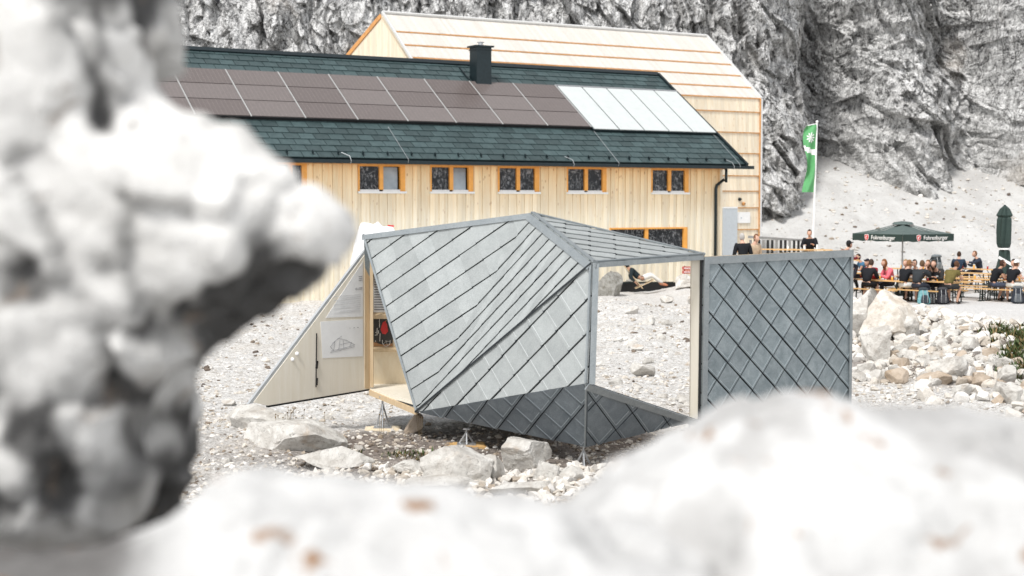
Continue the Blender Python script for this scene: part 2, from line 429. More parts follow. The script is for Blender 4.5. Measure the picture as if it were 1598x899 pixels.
tag(o, kind='structure')

def zsc(X, Y): 
    return CZ - 4.25 + .27*(Y-76) + .25*fbm(X*.12, Y*.12, 0, 4, 3) + .07*fbm(X*.9, Y*.9, 0, 4, 8)
xs = axis(4, 42, .16, -90, 120); ys = np.concatenate([np.arange(71.5, 122, .16), [130, 150]])
XX, YY = np.meshgrid(xs, ys); ZZ = zsc(XX, YY)
Wd = np.clip((YY-71.5)/6, 0, 1)**2*(3-2*np.clip((YY-71.5)/6,0,1)); ZZ = np.where(YY < 77.5, (G(XX, YY)-.03+.0*YY)*(1-Wd)+np.maximum(ZZ,G(XX,YY)+.02)*Wd, ZZ)
o = mesh_np('scree_slope', np.stack([XX.ravel(), YY.ravel(), ZZ.ravel()], 1), grid_faces(len(ys), len(xs)), M['scree'], smooth=True)
tag(o, kind='structure')

cpx = np.array([-400, 260, 560, 1100, 1190, 1240, 1300, 1345, 1400, 1450, 1500, 1540, 1598, 1800])
cY  = np.array([ 84,  84,  86,  88,   88,   92,  103,   97,  92,   93,   98,   99,  91, 93.])
xs = axis(-27, 41, .085, -110, 140)
zs = np.concatenate([np.arange(-6, 17.5, .075), 17.5+np.cumsum(.09*1.1**np.arange(38))])
XX, ZR = np.meshgrid(xs, zs)
_f = np.linspace(-3000,4000,3500); _g = np.interp(_f, cpx, cY); _k = np.hanning(41); _k /= _k.sum(); _g = np.convolve(np.pad(_g,20,mode='edge'), _k, 'valid')
Yb = np.interp(CX+F*XX/98, _f, _g)
k = 1
# shear coordinates: strata lean
lean = np.where(XX > 14, (XX-14)*.02, 0)
a1 = XX*1.0 + ZR*(.15+.5*np.clip((XX-12)/20, -.2, 1)); 
big = fbm(XX*.10, ZR*.07, 0, 3, 11)*2.4 + fbm(a1*.23, ZR*.10, 4, 3, 12)*1.7
wR = sstep(9, 17, XX)
wx = XX+2.2*fbm(XX*.16, ZR*.16, 3, 3, 81); wz = ZR+2.2*fbm(XX*.16, ZR*.16, 8, 3, 82)
big = big*(1-.75*wR)+wR*(fbm(wx*.13-wz*.07, wz*.12, 0, 4, 83)*3.0+fbm(wx*.33+wz*.22, wz*.30, 2, 4, 84, True)*1.1)
strata = fbm(a1*.62+1.2*fbm(XX*.2,ZR*.2,3,2,7), ZR*.20, 1, 4, 21, True, .55)*1.05*(1-.65*wR)
diag = fbm((XX-ZR)*.5, (XX+ZR)*.14, 2, 4, 22, True, .55)*.75
block = np.round(fbm(XX*.55, ZR*.3, 7, 2, 66)*4)/4*.8 + fbm(XX*.8+.5*fbm(XX*.3,ZR*.3,1,2,5), ZR*.7, 8, 4, 67, True)*.7*sstep(8, 18, XX)
lx = XX+.9*fbm(XX*.35, ZR*.35, 3, 3, 85)+ZR*(.12+.45*wR); lz = ZR+.9*fbm(XX*.35, ZR*.35, 8, 3, 86)-XX*.35*wR
f1, e1 = facet(lx*.42, 0*lx, lz*.20, 1, False, .9)
f2, e2 = facet(lx*1.0, 0*lx, lz*.42, 2, False, .9)
f3, e3 = facet(lx*2.3, 0*lx, lz*1.1, 3, False, .9)
fine = fbm(a1*2.2, ZR*(.9+.9*wR), 3, 4, 23, True, .6)*.12
disp = big+.5*strata+.4*diag*sstep(-5, 15, XX)+.5*block+fine+f1*1.5+f2*.85+f3*.40
edge = np.minimum(1, .35+e1*5)*np.minimum(1, .45+e2*4)*np.minimum(1,.6+e3*3)
zone = fbm(XX*.11+3, ZR*.09, 9, 4, 40)
tone = np.clip(.41+.42*edge+.42*zone+.22*f2+.22*f3+.18*f1+.24*sstep(11, 20, XX), 0, 1)
pale = np.clip(sstep(.05,.45, fbm(XX*.13+2, ZR*.2, 5, 4, 51))*.8*sstep(8,17,XX)+.28*sstep(12,20,XX)+.6*sstep(7,1,ZR-Yb*0-.27*(Yb-88))*sstep(11,18,XX), 0, .85)
YYc = Yb + (ZR+2)/2.3 + 1.0 - disp
# cavity / tone
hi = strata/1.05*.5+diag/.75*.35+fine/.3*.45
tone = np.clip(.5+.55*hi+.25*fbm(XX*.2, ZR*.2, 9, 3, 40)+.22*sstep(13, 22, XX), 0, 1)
pale = np.clip(sstep(.15,.55, fbm(XX*.13+2, ZR*.2, 5, 3, 51))*.55*sstep(10,18,XX)+.35*sstep(8,2,ZR-0)*sstep(13,20,XX), 0, .75)
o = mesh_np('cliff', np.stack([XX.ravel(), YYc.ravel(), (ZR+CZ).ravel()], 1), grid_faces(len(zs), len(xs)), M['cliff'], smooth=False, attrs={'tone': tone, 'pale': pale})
tag(o, kind='structure')

# ================================================================= rocks
def rock_v(seed, sub, cuts=14, rough=.06, dmin=.55, dmax=.92):
    r = np.random.RandomState(seed); v, f = ico_arr(sub); v = v.copy()
    for _ in range(cuts):
        n = r.normal(size=3); n /= np.linalg.norm(n); d = r.uniform(dmin, dmax)
        e = np.maximum(v@n-d, 0); v -= e[:,None]*n*.97
    if sub >= 3:
        nn = fbm(v[:,0]*2.5+seed, v[:,1]*2.5, v[:,2]*2.5, 4, seed, True); nn = nn+.9*facet(v[:,0]*2.1+seed%7, v[:,1]*2.1, v[:,2]*2.1, seed, True, 1.0)[0]
        v *= (1+rough*nn)[:,None]
        if sub >= 4: v *= (1+rough*.5*fbm(v[:,0]*9, v[:,1]*9+seed, v[:,2]*9, 3, seed+5, True))[:,None]
    return v, f
def rot3(r):
    q = r.normal(size=4); q /= np.linalg.norm(q); w_, x, y, z = q
    return np.array([[1-2*(y*y+z*z),2*(x*y-z*w_),2*(x*z+y*w_)],[2*(x*y+z*w_),1-2*(x*x+z*z),2*(y*z-x*w_)],[2*(x*z-y*w_),2*(y*z+x*w_),1-2*(x*x+y*y)]])
# scattered gravel stones as merged stuff
def stones(name, label, pts, sizes, seed, tone=None, mat=None, sub=1, flat=.65):
    r = np.random.RandomState(seed); n = len(pts)
    base = [rock_v(seed*31+k, sub, 9, .05, .32, .72) for k in range(8)]
    nv = len(base[0][0]); V = np.zeros((n, nv, 3), np.float32); Fa = np.zeros((n, len(base[0][1]), 3), np.int32)
    vi = r.randint(0, 8, n)
    for i in range(n):
        b = base[vi[i]][0] @ rot3(r).T * np.array([1, r.uniform(.6,1), flat*r.uniform(.7,1.2)])
        an = r.uniform(0, 6.28); c_, s_ = math.cos(an), math.sin(an)
        b = b @ np.array([[c_,s_,0],[-s_,c_,0],[0,0,1]])
        V[i] = b*sizes[i]+pts[i]; Fa[i] = base[vi[i]][1]+i*nv
    tn = np.repeat(r.uniform(0, 1, n) if tone is None else tone, nv)
    o = mesh_np(name, V.reshape(-1,3), Fa.reshape(-1,3), mat or M['pebble'], attrs={'stone_tone': tn})
    return tag(o, label, 'gravel', kind='stuff')
rs = np.random.RandomState(3)
def scatter(n, x0, x1, y0, y1, smin, smax, pw=3, keep=None, sink=.25):
    X = rs.uniform(x0, x1, n); Y = rs.uniform(y0, y1, n)
    # keep within a widened view cone
    k = (X/Y > -.30) & (X/Y < .42)
    if keep is not None: k &= keep(X, Y)
    X, Y = X[k], Y[k]; s = smin+(smax-smin)*rs.uniform(0,1,len(X))**pw
    Z = G(X, Y)+s*(.5-sink)
    return np.stack([X, Y, Z], 1), s
clump = lambda X, Y: fbm(X*.5, Y*.5, 0, 3, 91) > rs.uniform(-.55, .35, len(X))
p, s = scatter(34000, -7, 8.5, 14, 27, .012, .075, 4.5, clump)
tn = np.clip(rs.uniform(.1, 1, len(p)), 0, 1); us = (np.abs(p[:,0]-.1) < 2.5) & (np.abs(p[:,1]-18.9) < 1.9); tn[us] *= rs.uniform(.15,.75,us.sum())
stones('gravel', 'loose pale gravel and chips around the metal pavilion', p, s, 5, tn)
p, s = scatter(15000, -4.2, 3.2, 15.8, 20.8, .010, .06, 2.5, lambda X, Y: rs.uniform(0,1,len(X)) < .25+.75*sstep(17.6, 16.6, Y)+.4*(fbm(X*1.2,Y*1.2,0,3,55)>0))
stones('gravel', 'brownish gravel on the bare soil below the pavilion', p, s, 15, np.clip(rs.uniform(.02,.8,len(p)),0,1))
p, s = scatter(1500, -3.2, 2.0, 15.9, 17.9, .03, .11, 1.5)
stones('rubble', 'small broken stones between the boulders below the pavilion', p, s, 16, np.clip(rs.uniform(.2,1,len(p)),0,1), sub=2, flat=.8)
p, s = scatter(20000, -10, 14, 26, 50, .02, .11, 5, lambda X, Y: clump(X, Y) & ~((Y > 39) & (X > 10.5)))
stones('stony_ground', 'small limestone rubble between pavilion and timber lodge', p, s, 6)
heap = lambda X, Y: (np.exp(-((X-8.9)/3.6)**2-((Y-33)/7.5)**2)+np.exp(-((X-11)/3.5)**2-((Y-27)/4.5)**2)) > rs.uniform(.15, .8, len(X))
p, s = scatter(11000, 4.5, 17, 21, 43, .05, .20, 2.2, heap)
stones('rubble', 'small white rubble between the larger boulders of the heap', p, s, 8, np.clip(rs.uniform(.25,1,len(p)),0,1), sub=2, flat=.8)
# loose stones on the scree
n = 9000; X = rs.uniform(8, 42, n); Y = rs.uniform(78, 112, n); s = .03+.22*rs.uniform(0,1,n)**10
p = np.stack([X, Y, zsc(X, Y)+s*.2], 1)
o = stones('scree_blocks', 'loose blocks lying on the pale scree slope', p, s, 9, np.clip(rs.uniform(.0,1,n),0,1))

GR = 'boulders of the white rubble heap right of the metal door'
bstock = {}
def boulder(px, yb, wpx, hpx, label, seed, mat='boulder', sub=4, depth=.8, group=None, sink=.12, q=None, cuts=22, peak=0, dmin=.38, dmax=.82):
    q = q or ground_hit(px, yb)
    r = np.random.RandomState(seed)
    key = (seed, sub, mat)
    W, H = wpx/F*q.y, hpx/F*q.y
    v, f = rock_v(seed, sub, cuts, .045, dmin, dmax)
    v = v @ rot3(r).T; ext = v.max(0)-v.min(0)
    v = (v-(v.max(0)+v.min(0))/2)/ext*np.array([W, W*depth, H*(1+sink)])
    v[:,2] += H*(1+sink)/2-H*sink
    if peak: v[:,:2] *= (1-peak*np.clip(v[:,2]/H,0,1))[:,None]
    o = mesh_np('boulder', v, f, M[mat])
    o.location = (q.x, q.y+W*depth*.3, g(q.x, q.y+W*depth*.3)-.02)
    return tag(o, label, 'boulder', group)
boulder(712, 757, 118, 66, 'large rounded white boulder in the gravel below the middle support foot', 101)
boulder(822, 742, 82, 56, 'pointed white boulder tilted left, beneath the pavilion lower edge', 107, depth=.7)
boulder(852, 752, 44, 36, 'small split boulder right of the pointed white boulder', 103)
boulder(768, 752, 44, 44, 'upright small boulder between the rounded and the pointed boulder', 104)
boulder(645, 678, 31, 36, 'square brown boulder under the pavilion front left corner', 105, 'boulder_brown', cuts=10, depth=.9)
boulder(455, 706, 175, 50, 'long white ledge of rock left of the gravel below the plywood wing', 106, depth=.6, sink=.3)
boulder(405, 672, 120, 40, 'broken white slab below the tip of the plywood wing', 117, depth=.8, sink=.3)
boulder(520, 735, 130, 34, 'flat white rock low behind the blurred stone ledge', 108, depth=.6)
boulder(690, 772, 120, 26, 'low cream rock just above the blurred stone, left', 109, depth=.5)
boulder(812, 775, 110, 24, 'low cracked rock just above the blurred stone, below the pointed boulder', 110, depth=.5)
boulder(640, 742, 60, 26, 'small flat stone left of the large rounded boulder', 111)
boulder(888, 752, 46, 24, 'small stone left of the front tripod foot', 112)
boulder(950, 462, 48, 40, 'grey boulder seen through the opening at its upper left', 113, 'boulder_grey', sink=.3)
boulder(972, 452, 50, 30, 'dark lichen covered boulder beside the deckchair', 114, 'boulder_grey')
boulder(1072, 450, 36, 22, 'white heap of stone below the red arrow sign', 115, depth=.7)
boulder(1004, 590, 40, 24, 'cream boulder low in the opening above the dark triangle', 116, sub=3)
boulder(1399, 534, 112, 76, 'big pyramid shaped boulder crowning the rubble heap', 120, 'boulder_tan', depth=.9, peak=.62)
boulder(1342, 530, 92, 78, 'white boulder with long dark crack beside the metal door edge', 121, depth=.9)
boulder(1368, 570, 46, 62, 'smooth bright white boulder standing in the middle of the heap', 122, depth=.8)
boulder(1418, 532, 44, 38, 'square cream boulder leaning on the pyramid boulder', 123)
boulder(1487, 596, 62, 36, 'wide flat brown based boulder right of centre in the heap', 124, cuts=9)
boulder(1428, 546, 40, 24, 'grey shadowed boulder below the pyramid boulder', 125)
boulder(1402, 600, 40, 26, 'dark grey pitted boulder at the foot of the heap', 126, 'boulder_brown')
boulder(1462, 604, 54, 22, 'boulder with a rust brown face at the foot of the heap', 127, 'boulder_brown')
boulder(1580, 632, 36, 30, 'pale boulder by the right picture edge below the grass', 128)
boulder(1572, 600, 30, 30, 'round cream boulder touching the lower grass patch', 129)
boulder(1518, 552, 36, 26, 'white boulder at the left tip of the grass patch', 130)
r = np.random.RandomState(44); nb = 0
for i in range(1300):
    px = r.uniform(1332, 1640); py = r.uniform(505, 680)
    q = ground_hit(px, py)
    if q.y > 41 or heap(np.array([q.x]), np.array([q.y]))[0] == False: continue
    if px > 1520 and py < 560: continue
    sz = r.uniform(14, 34)*(.6+.5*(py-450)/200)
    boulder(px, py, sz, sz*r.uniform(.5,.8), 'pale limestone boulder among many in the rubble heap', 200+i%37, 'boulder' if r.rand() < .8 else 'boulder_brown', sub=3, group=GR, q=q)
    nb += 1
    if nb > 190: break
for i in range(46):   # stones seen through the opening and left of the pavilion
    if i < 26: px, py = r.uniform(925, 1085), r.uniform(470, 640)
    else: px, py = r.uniform(330, 600), r.uniform(600, 730)
    sz = r.uniform(9, 24)
    boulder(px, py, sz, sz*.6, 'small pale rock in the ground seen through the opening' if i < 26 else 'small pale rock on the gravel left of the pavilion', 300+i%17, sub=3,
            group='rocks seen through the opening' if i < 26 else 'rocks on the gravel left of the pavilion')

# plants (grass tufts)
M['leaf'] = simple('alpine_grass', (.055,.085,.02), .7, 0, .5, 30)
M['leaf_dry'] = simple('dry_grass', (.18,.12,.045), .7, 0, .4, 30)
def grass(pts, name, label, h=(.03,.10), mats=('leaf','leaf_dry'), seed=1, wid=.008):
    r = np.random.RandomState(seed); mb = MB()
    for (x, y, z) in pts:
        a = r.uniform(0, 6.28); hh = r.uniform(*h); b = r.uniform(.3, .9)*hh; wd = wid*r.uniform(.7,1.4)
        d = Vector((math.cos(a), math.sin(a), 0)); sd = Vector((-d.y, d.x, 0))*wd; p0 = Vector((x,y,z-.01))
        mb.add([p0-sd, p0+sd, p0+sd*.8+d*b*.4+Vector((0,0,hh*.6)), p0-sd*.8+d*b*.4+Vector((0,0,hh*.6)), p0+d*b+Vector((0,0,hh))],
               [(0,1,2,3),(3,2,4)], 0 if r.rand() < .72 else 1)
    o = mb.build(name, [M[m] for m in mats]); return tag(o, label, 'grass', kind='stuff')
pts = []
for i in range(9000):
    px, py = r.uniform(1525, 1640), r.uniform(515, 605)
    cx = 1538+(py-525)*.75
    if abs(px-cx-30) > 34 + 10*r.randn(): continue
    if vnoise(px*.06, py*.12, 0, 4) < r.uniform(-.6,.3): continue
    q = ground_hit(px, py); pts.append((q.x, q.y, q.z))
grass(pts, 'grass', 'green and ochre grass patch at the right of the rubble heap', (.06,.26), seed=3, wid=.02)
pts = []
for i in range(700):
    c0 = [(520,708,22,6),(548,712,16,4),(640,712,40,4),(662,722,22,4),(715,712,10,3),(1560,585,30,8),(965,445,16,6)][r.choice(7,p=[.26,.14,.16,.14,.08,.12,.10])]
    q = ground_hit(c0[0]+r.randn()*c0[2]*.5, c0[1]+r.randn()*c0[3]*.5); pts.append((q.x, q.y, q.z))
grass(pts, 'grass_tufts', 'small green tufts in the gravel below the pavilion', (.03,.11), seed=5, wid=.011)
# dried flower stalks on the ledge
mb = MB()
for i in range(26):
    px = r.choice([428,434,440,447,455,468,476,500,597,603,655])+r.randn()*3; q = ground_hit(px, r.uniform(672, 690)); z = g(q.x,q.y)+.12; h = r.uniform(.12,.26)
    t_ = Vector((q.x+r.randn()*.02, q.y, z+h)); mb.tube([(q.x,q.y,z-.12), t_], .003, 4); mb.ico(t_, (.011,.011,.014), 1)
tag(mb.build('dry_flowers', M['leaf_dry']), 'dry brown seed heads on the white rock ledge', 'dry flowers', kind='stuff')

# ---- big near rocks that frame the view: inflated outlines, voxel-remeshed, then eroded
def near_rock(name, label, poly, Y0, R, amp, mat, seed, res=.02, crag=1.0, low=0.0):
    pw = np.array([[P(a,b,Y0).x, P(a,b,Y0).z] for a, b in poly])
    lo, hi_ = pw.min(0)-.05, pw.max(0)+.05
    X, Z = np.meshgrid(np.arange(lo[0], hi_[0], res), np.arange(lo[1], hi_[1], res))
    d = np.full(X.shape, 1e9); ins = np.zeros(X.shape, bool); nx = X.copy(); nz = Z.copy()
    for i in range(len(pw)):
        a, b = pw[i], pw[(i+1)%len(pw)]; ab = b-a
        t_ = np.clip(((X-a[0])*ab[0]+(Z-a[1])*ab[1])/(ab@ab), 0, 1)
        qx, qz = a[0]+t_*ab[0], a[1]+t_*ab[1]; e = np.hypot(X-qx, Z-qz); m = e < d
        d = np.where(m, e, d); nx = np.where(m, qx, nx); nz = np.where(m, qz, nz)
        ins ^= ((a[1] > Z) != (b[1] > Z)) & (X < (b[0]-a[0])*(Z-a[1])/(b[1]-a[1]+1e-12)+a[0])
    X = np.where(ins, X, nx); Z = np.where(ins, Z, nz)
    # soften the distance field so the medial axis does not show as a crease
    dd = np.minimum(d, R)*ins
    for _ in range(30):
        q = np.pad(dd, 1, mode='edge'); dd = np.where(ins, (q[:-2,1:-1]+q[2:,1:-1]+q[1:-1,:-2]+q[1:-1,2:]+dd*2)/6, 0)
    th = np.sqrt(np.maximum(dd*(2*R-dd), 0))*(1+amp*fbm(X*2.2, Z*2.2, seed, 3, seed))
    nr, nc = X.shape
    quad = (ins[:-1,:-1] | ins[1:,:-1] | ins[:-1,1:] | ins[1:,1:]).ravel()
    gf = grid_faces(nr, nc)[quad]
    v = np.concatenate([np.stack([X, Y0-th, Z], -1).reshape(-1,3), np.stack([X, Y0+th, Z], -1).reshape(-1,3)])
    f = np.concatenate([gf, gf[:,::-1]+nr*nc])
    outer = np.where(~ins.ravel())[0]; rm = np.arange(len(v)); rm[outer+nr*nc] = outer; f = rm[f]
    used, inv = np.unique(f, return_inverse=True); f = inv.reshape(f.shape); v = v[used]
    o = mesh_np('tmp_rock', v, f, mat); C.objects.unlink(o)
    ts = bpy.data.scenes.new('rock_tmp'); ts.collection.objects.link(o)
    md = o.modifiers.new('r', 'REMESH'); md.mode = 'VOXEL'; md.voxel_size = .013; md.adaptivity = 0
    sm = o.modifiers.new('s', 'SMOOTH'); sm.iterations = 4
    ts.view_layers[0].update(); dg = ts.view_layers[0].depsgraph; dg.update()
    me = bpy.data.meshes.new_from_object(o.evaluated_get(dg)); bpy.data.objects.remove(o); bpy.data.scenes.remove(ts)
    n = len(me.vertices); co = np.empty(n*3, np.float32); me.vertices.foreach_get('co', co); co = co.reshape(-1,3)
    no = np.empty(n*3, np.float32); me.vertices.foreach_get('normal', no); no = no.reshape(-1,3)
    x, y, z = co.T.astype(float)
    wx = x+.05*fbm(x*6, y*6, z*6, 2, seed+1); wz = z+.05*fbm(x*6, y*6, z*6, 2, seed+2)+.5*x
    fa, ea = facet(wx*4.2, y*4.2, wz*4.2, seed, True, 1.0); fb_, eb = facet(wx*9.5, y*9.5, wz*9.5, seed+4, True, 1.0)
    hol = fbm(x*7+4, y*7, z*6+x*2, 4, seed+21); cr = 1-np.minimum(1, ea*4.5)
    ds = crag*(.042*fa+.009*fb_-.006*cr-.032*sstep(.1,.5,hol))+.010*fbm(x*22, y*22, z*22, 3, seed+3)
    lump = fbm(x*2.2, y*2.2, z*2.2, 3, seed+8)
    ds = ds+.035*lump
    pit_shade = np.clip(sstep(-.01, .20, .75*hol+.45*fbm(x*2.6+z,y*2.6,z*2.6,3,seed+30))+.5*cr*(fa < 0)+low*sstep(CZ-.05, CZ-.55, z)*(sstep(-.30, -.75, x) if name == 'rock_slab' else 1)*(sstep(CZ-.66, CZ-.52, z) if name == 'rock_slab' else 1)*sstep(-.25, .15, fbm(x*4,y*4,z*5,3,seed+33)), 0, 1)  # shade painted into hollows, cracks and the lower part of the rock
    if name == 'rock_slab': pit_shade = pit_shade*(.12+.88*sstep(-.38, -.62, x))  # on the slab the painted shade stays mostly at the left
    co = co+no*ds[:,None].astype(np.float32)
    me.vertices.foreach_set('co', co.ravel()); me.polygons.foreach_set('use_smooth', [True]*len(me.polygons))
    at = me.attributes.new('hollow_shade','FLOAT','POINT'); at.data.foreach_set('value', pit_shade.astype(np.float32))
    me.materials.clear(); me.materials.append(mat); me.name = name; me.update()
    o = bpy.data.objects.new(name, me); C.objects.link(o)
    return tag(o, label, 'rock')
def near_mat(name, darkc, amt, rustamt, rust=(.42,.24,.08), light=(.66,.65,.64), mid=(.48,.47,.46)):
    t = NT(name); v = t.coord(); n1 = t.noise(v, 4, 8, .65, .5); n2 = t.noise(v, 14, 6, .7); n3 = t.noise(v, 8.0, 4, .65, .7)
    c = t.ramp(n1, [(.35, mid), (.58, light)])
    h = t.attr('hollow_shade'); m = t.node('ShaderNodeMath', operation='MULTIPLY'); t.link(h, m.inputs[0]); m.inputs[1].default_value = amt
    c = t.mix(m.outputs[0], c, darkc)  # mixes the shade of the hollows in as a dark colour
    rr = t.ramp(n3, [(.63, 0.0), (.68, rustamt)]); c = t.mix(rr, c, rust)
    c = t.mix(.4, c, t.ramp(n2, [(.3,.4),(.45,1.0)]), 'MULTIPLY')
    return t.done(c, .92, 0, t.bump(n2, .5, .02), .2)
mL = near_mat('grey_limestone_hollow_shade', (.035,.034,.034), .92, .6, (.22,.17,.13), (.72,.71,.69), (.56,.55,.53))  # near-black colour here paints shade in the outcrop's hollows and foot
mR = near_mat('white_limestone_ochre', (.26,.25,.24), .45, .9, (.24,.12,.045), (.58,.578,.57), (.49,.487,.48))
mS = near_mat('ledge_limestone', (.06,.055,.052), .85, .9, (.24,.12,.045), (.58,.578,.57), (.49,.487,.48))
YL = 2.7
nose = [(-420,-260),(215,-260),(240,-30),(262,45),(252,95),(250,140),(296,182),(388,206),(424,250),(466,285),(522,300),(562,350),(552,395),(520,432),(470,466),(430,486),(390,515),(345,540),(300,560),(250,600),(225,660),(240,740),(200,840),(-420,900)]
foot = [(-420,420),(180,440),(300,470),(324,530),(326,640),(318,700),(285,760),(250,1000),(-420,1100)]
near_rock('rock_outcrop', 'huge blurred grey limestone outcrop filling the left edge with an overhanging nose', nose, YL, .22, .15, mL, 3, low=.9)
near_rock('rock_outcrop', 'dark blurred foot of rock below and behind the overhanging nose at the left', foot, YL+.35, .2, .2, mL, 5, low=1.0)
slab = [(-420,900),(-60,880),(120,850),(250,815),(310,770),(340,752),(380,745),(410,757),(440,764),(560,782),(640,792),(705,800),(790,808),(850,808),(940,826),(1120,850),(1180,1250),(-420,1250)]
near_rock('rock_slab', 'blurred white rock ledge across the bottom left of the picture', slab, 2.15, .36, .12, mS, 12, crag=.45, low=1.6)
rb = [(820,860),(900,785),(932,758),(965,722),(1030,694),(1100,664),(1165,628),(1225,604),(1290,610),(1350,630),(1440,644),(1598,652),(1760,690),(1900,780),(1950,1250),(760,1250)]
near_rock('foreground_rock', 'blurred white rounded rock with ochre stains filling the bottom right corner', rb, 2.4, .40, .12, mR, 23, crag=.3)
# ================================================================= the metal pavilion
A=P(567,367,21.0); B=P(828,333,19.1); Cc=P(925,411,17.5); D=P(650,643,19.8); E=P(917,598,17.3); Eb=P(915,697,17.9)
Fp=P(1100,398,19.0); Gp=P(1090,656,18.95)
zb = Gp.z
pav = thing('pavilion', 'small faceted pavilion clad in grey diamond metal shingles on thin steel feet', 'pavilion', (D.x+1.2, 19.5, g(0,19.5)))
def clip_convex(poly, clip):
    out = poly
    ar = sum(clip[i][0]*clip[(i+1)%len(clip)][1]-clip[(i+1)%len(clip)][0]*clip[i][1] for i in range(len(clip)))
    sg = 1 if ar > 0 else -1
    for i in range(len(clip)):
        ax, ay = clip[i]; bx, by = clip[(i+1)%len(clip)]
        f = lambda p: sg*((bx-ax)*(p[1]-ay)-(by-ay)*(p[0]-ax))
        inp, out = out, []
        for k in range(len(inp)):
            p, q = inp[k], inp[(k+1)%len(inp)]; fp, fq = f(p), f(q)
            if fp >= 0: out.append(p)
            if (fp >= 0) != (fq >= 0):
                t_ = fp/(fp-fq); out.append((p[0]+(q[0]-p[0])*t_, p[1]+(q[1]-p[1])*t_))
        if len(out) < 3: return []
    return out
def tile_face(name, poly, o_, a_, b_, mat, parent, ridge=0, gs=.05, gw=.012, label=None, rm='ridge_light', plane=None, lat=None):
    pl = plane or poly
    n = (pl[1]-pl[0]).cross(pl[2]-pl[0]).normalized()
    if n.dot(CAM-pl[0]) < 0: n = -n
    O = hit(*o_, pl[0], n); a = hit(*a_, pl[0], n)-O; b = hit(*b_, pl[0], n)-O
    if lat: O, a, b = lat
    aa, ab, bb = a.dot(a), a.dot(b), b.dot(b); det = aa*bb-ab*ab
    def st(p):
        d = p-O; x, y = d.dot(a), d.dot(b); return ((x*bb-y*ab)/det, (y*aa-x*ab)/det)
    cl = [st(p) for p in poly]
    mb = MB()
    mb.poly([p-n*.012 for p in poly], .01, n, 1, .5)
    i0, i1 = math.floor(min(c[0] for c in cl))-1, math.ceil(max(c[0] for c in cl))+2
    j0, j1 = math.floor(min(c[1] for c in cl))-1, math.ceil(max(c[1] for c in cl))+2
    hgt = lambda s, t_, i, j: .002+.010*(1-(j-t_))*.9+.006*(1-(i-s))
    for i in range(i0, i1+1):
        for j in range(j0, j1+1):
            t0 = rnd.random(); th_ = rnd.uniform(-.003,.003); tv_ = rnd.uniform(-.003,.003)
            dj = rnd.uniform(-.006,.006)
            jog = .03
            cell = [(i-gw, j-gs+dj), (i-1, j-gs+dj+jog*0), (i-1, j-1), (i-gw, j-1)]
            # small hooked corner of each shingle at its tip
            c2 = clip_convex(cell, cl)
            if len(c2) < 3: continue
            mb.poly([O+a*s+b*t_+n*(hgt(s,t_,i-0,j-0)+th_*(s-i)+tv_*(t_-j)) for s, t_ in c2], .016, n, 0, t0)
            tipp = clip_convex([(i+.05, j+.0), (i-.07, j-gs), (i-.07, j-gs-.05), (i+.03, j-gs-.04)], cl)
            if len(tipp) >= 3 and ridge < 2: mb.poly([O+a*s+b*t_+n*.013 for s, t_ in tipp], .02, n, 1, t0)
            if ridge:
                for strip in ([[(i-.15, j-(.93 if ridge > 1 else 1)), (i-.125, j-(.93 if ridge > 1 else 1)), (i-.125, j-.125), (i-.15, j-.15)]]+([[(i-.93, j-.15), (i-.93, j-.125), (i-.125, j-.125), (i-.15, j-.15)]] if ridge > 1 else [])):
                    c3 = clip_convex(strip, cl)
                    if len(c3) >= 3: mb.poly([O+a*s+b*t_+n*(hgt(s,t_,i,j)+.003) for s, t_ in c3], .003, n, 2, t0)
    o = mb.build(name, [mat, M['gap'], M[rm]], parent)
    if label: o['label'] = label
    return o, n
M['emboss_soft'] = simple('emboss_soft', (.54,.565,.56), .4, .3, .06)
M['emboss_dark'] = simple('emboss_dark', (.32,.36,.385), .4, .3, .1)
M['emboss_mid'] = simple('emboss_mid', (.38,.44,.465), .4, .3, .1)
_, nABD = tile_face('shingle_wall', [A,B,D], (681.5,393.5), (655.7,411.7), (691.5,417.9), M['zinc_lit'], pav, 0, .06, .004, 'pale upper left facet with long diagonal seams')
# the middle facet continues the seams of the upper left one across the fold B-D
_n = nABD; _O = hit(681.5,393.5,A,_n); _a = hit(655.7,411.7,A,_n)-_O; _b = hit(691.5,417.9,A,_n)-_O
def _cross(o_):
    e = (D-B); nn = _n.cross(e); return o_+_a*((B-o_).dot(nn)/_a.dot(nn))
K0, K1 = _cross(_O), _cross(_O+_b)
_m = (Cc-B).cross(D-B).normalized(); _m = _m if _m.dot(CAM-B) > 0 else -_m
_q = hit(816.4,425.5,B,_m)-hit(839,401,B,_m)
_, nBCD = tile_face('shingle_wall', [B,Cc,D], (839,401), (816.4,425.5), (841,422.1), M['zinc_lit'], pav, 0, .10, .004, 'pale steep middle facet with close diagonal seams', lat=(K0, _q.normalized()*_a.length, K1-K0))
_, nDCE = tile_face('shingle_wall', [D,Cc,E], (847.4,541.6), (825.4,564.5), (866.8,573.1), M['zinc_lit'], pav, 1, .06, .008, 'pale lower front facet', 'emboss_soft')
_, nDEE = tile_face('shingle_wall', [D,E,Eb], (832.9,663.7), (818.5,681.6), (863.6,690.3), M['zinc_shaded'], pav, 2, .04, .04, 'dark undercut facet along the bottom', 'emboss_dark')
_, nEEG = tile_face('shingle_wall', [E,Eb,Gp], (960.5,671.8), (990,711.5), (934.5,698.5), M['zinc_shaded'], pav, 2, .04, .04, 'dark triangle below the opening', 'emboss_dark')
_, nBCF = tile_face('shingle_roof', [B,Cc,Fp], (920,363), (958.4,368.6), (920,370), M['zinc_lit'], pav, 0, .12, .004)
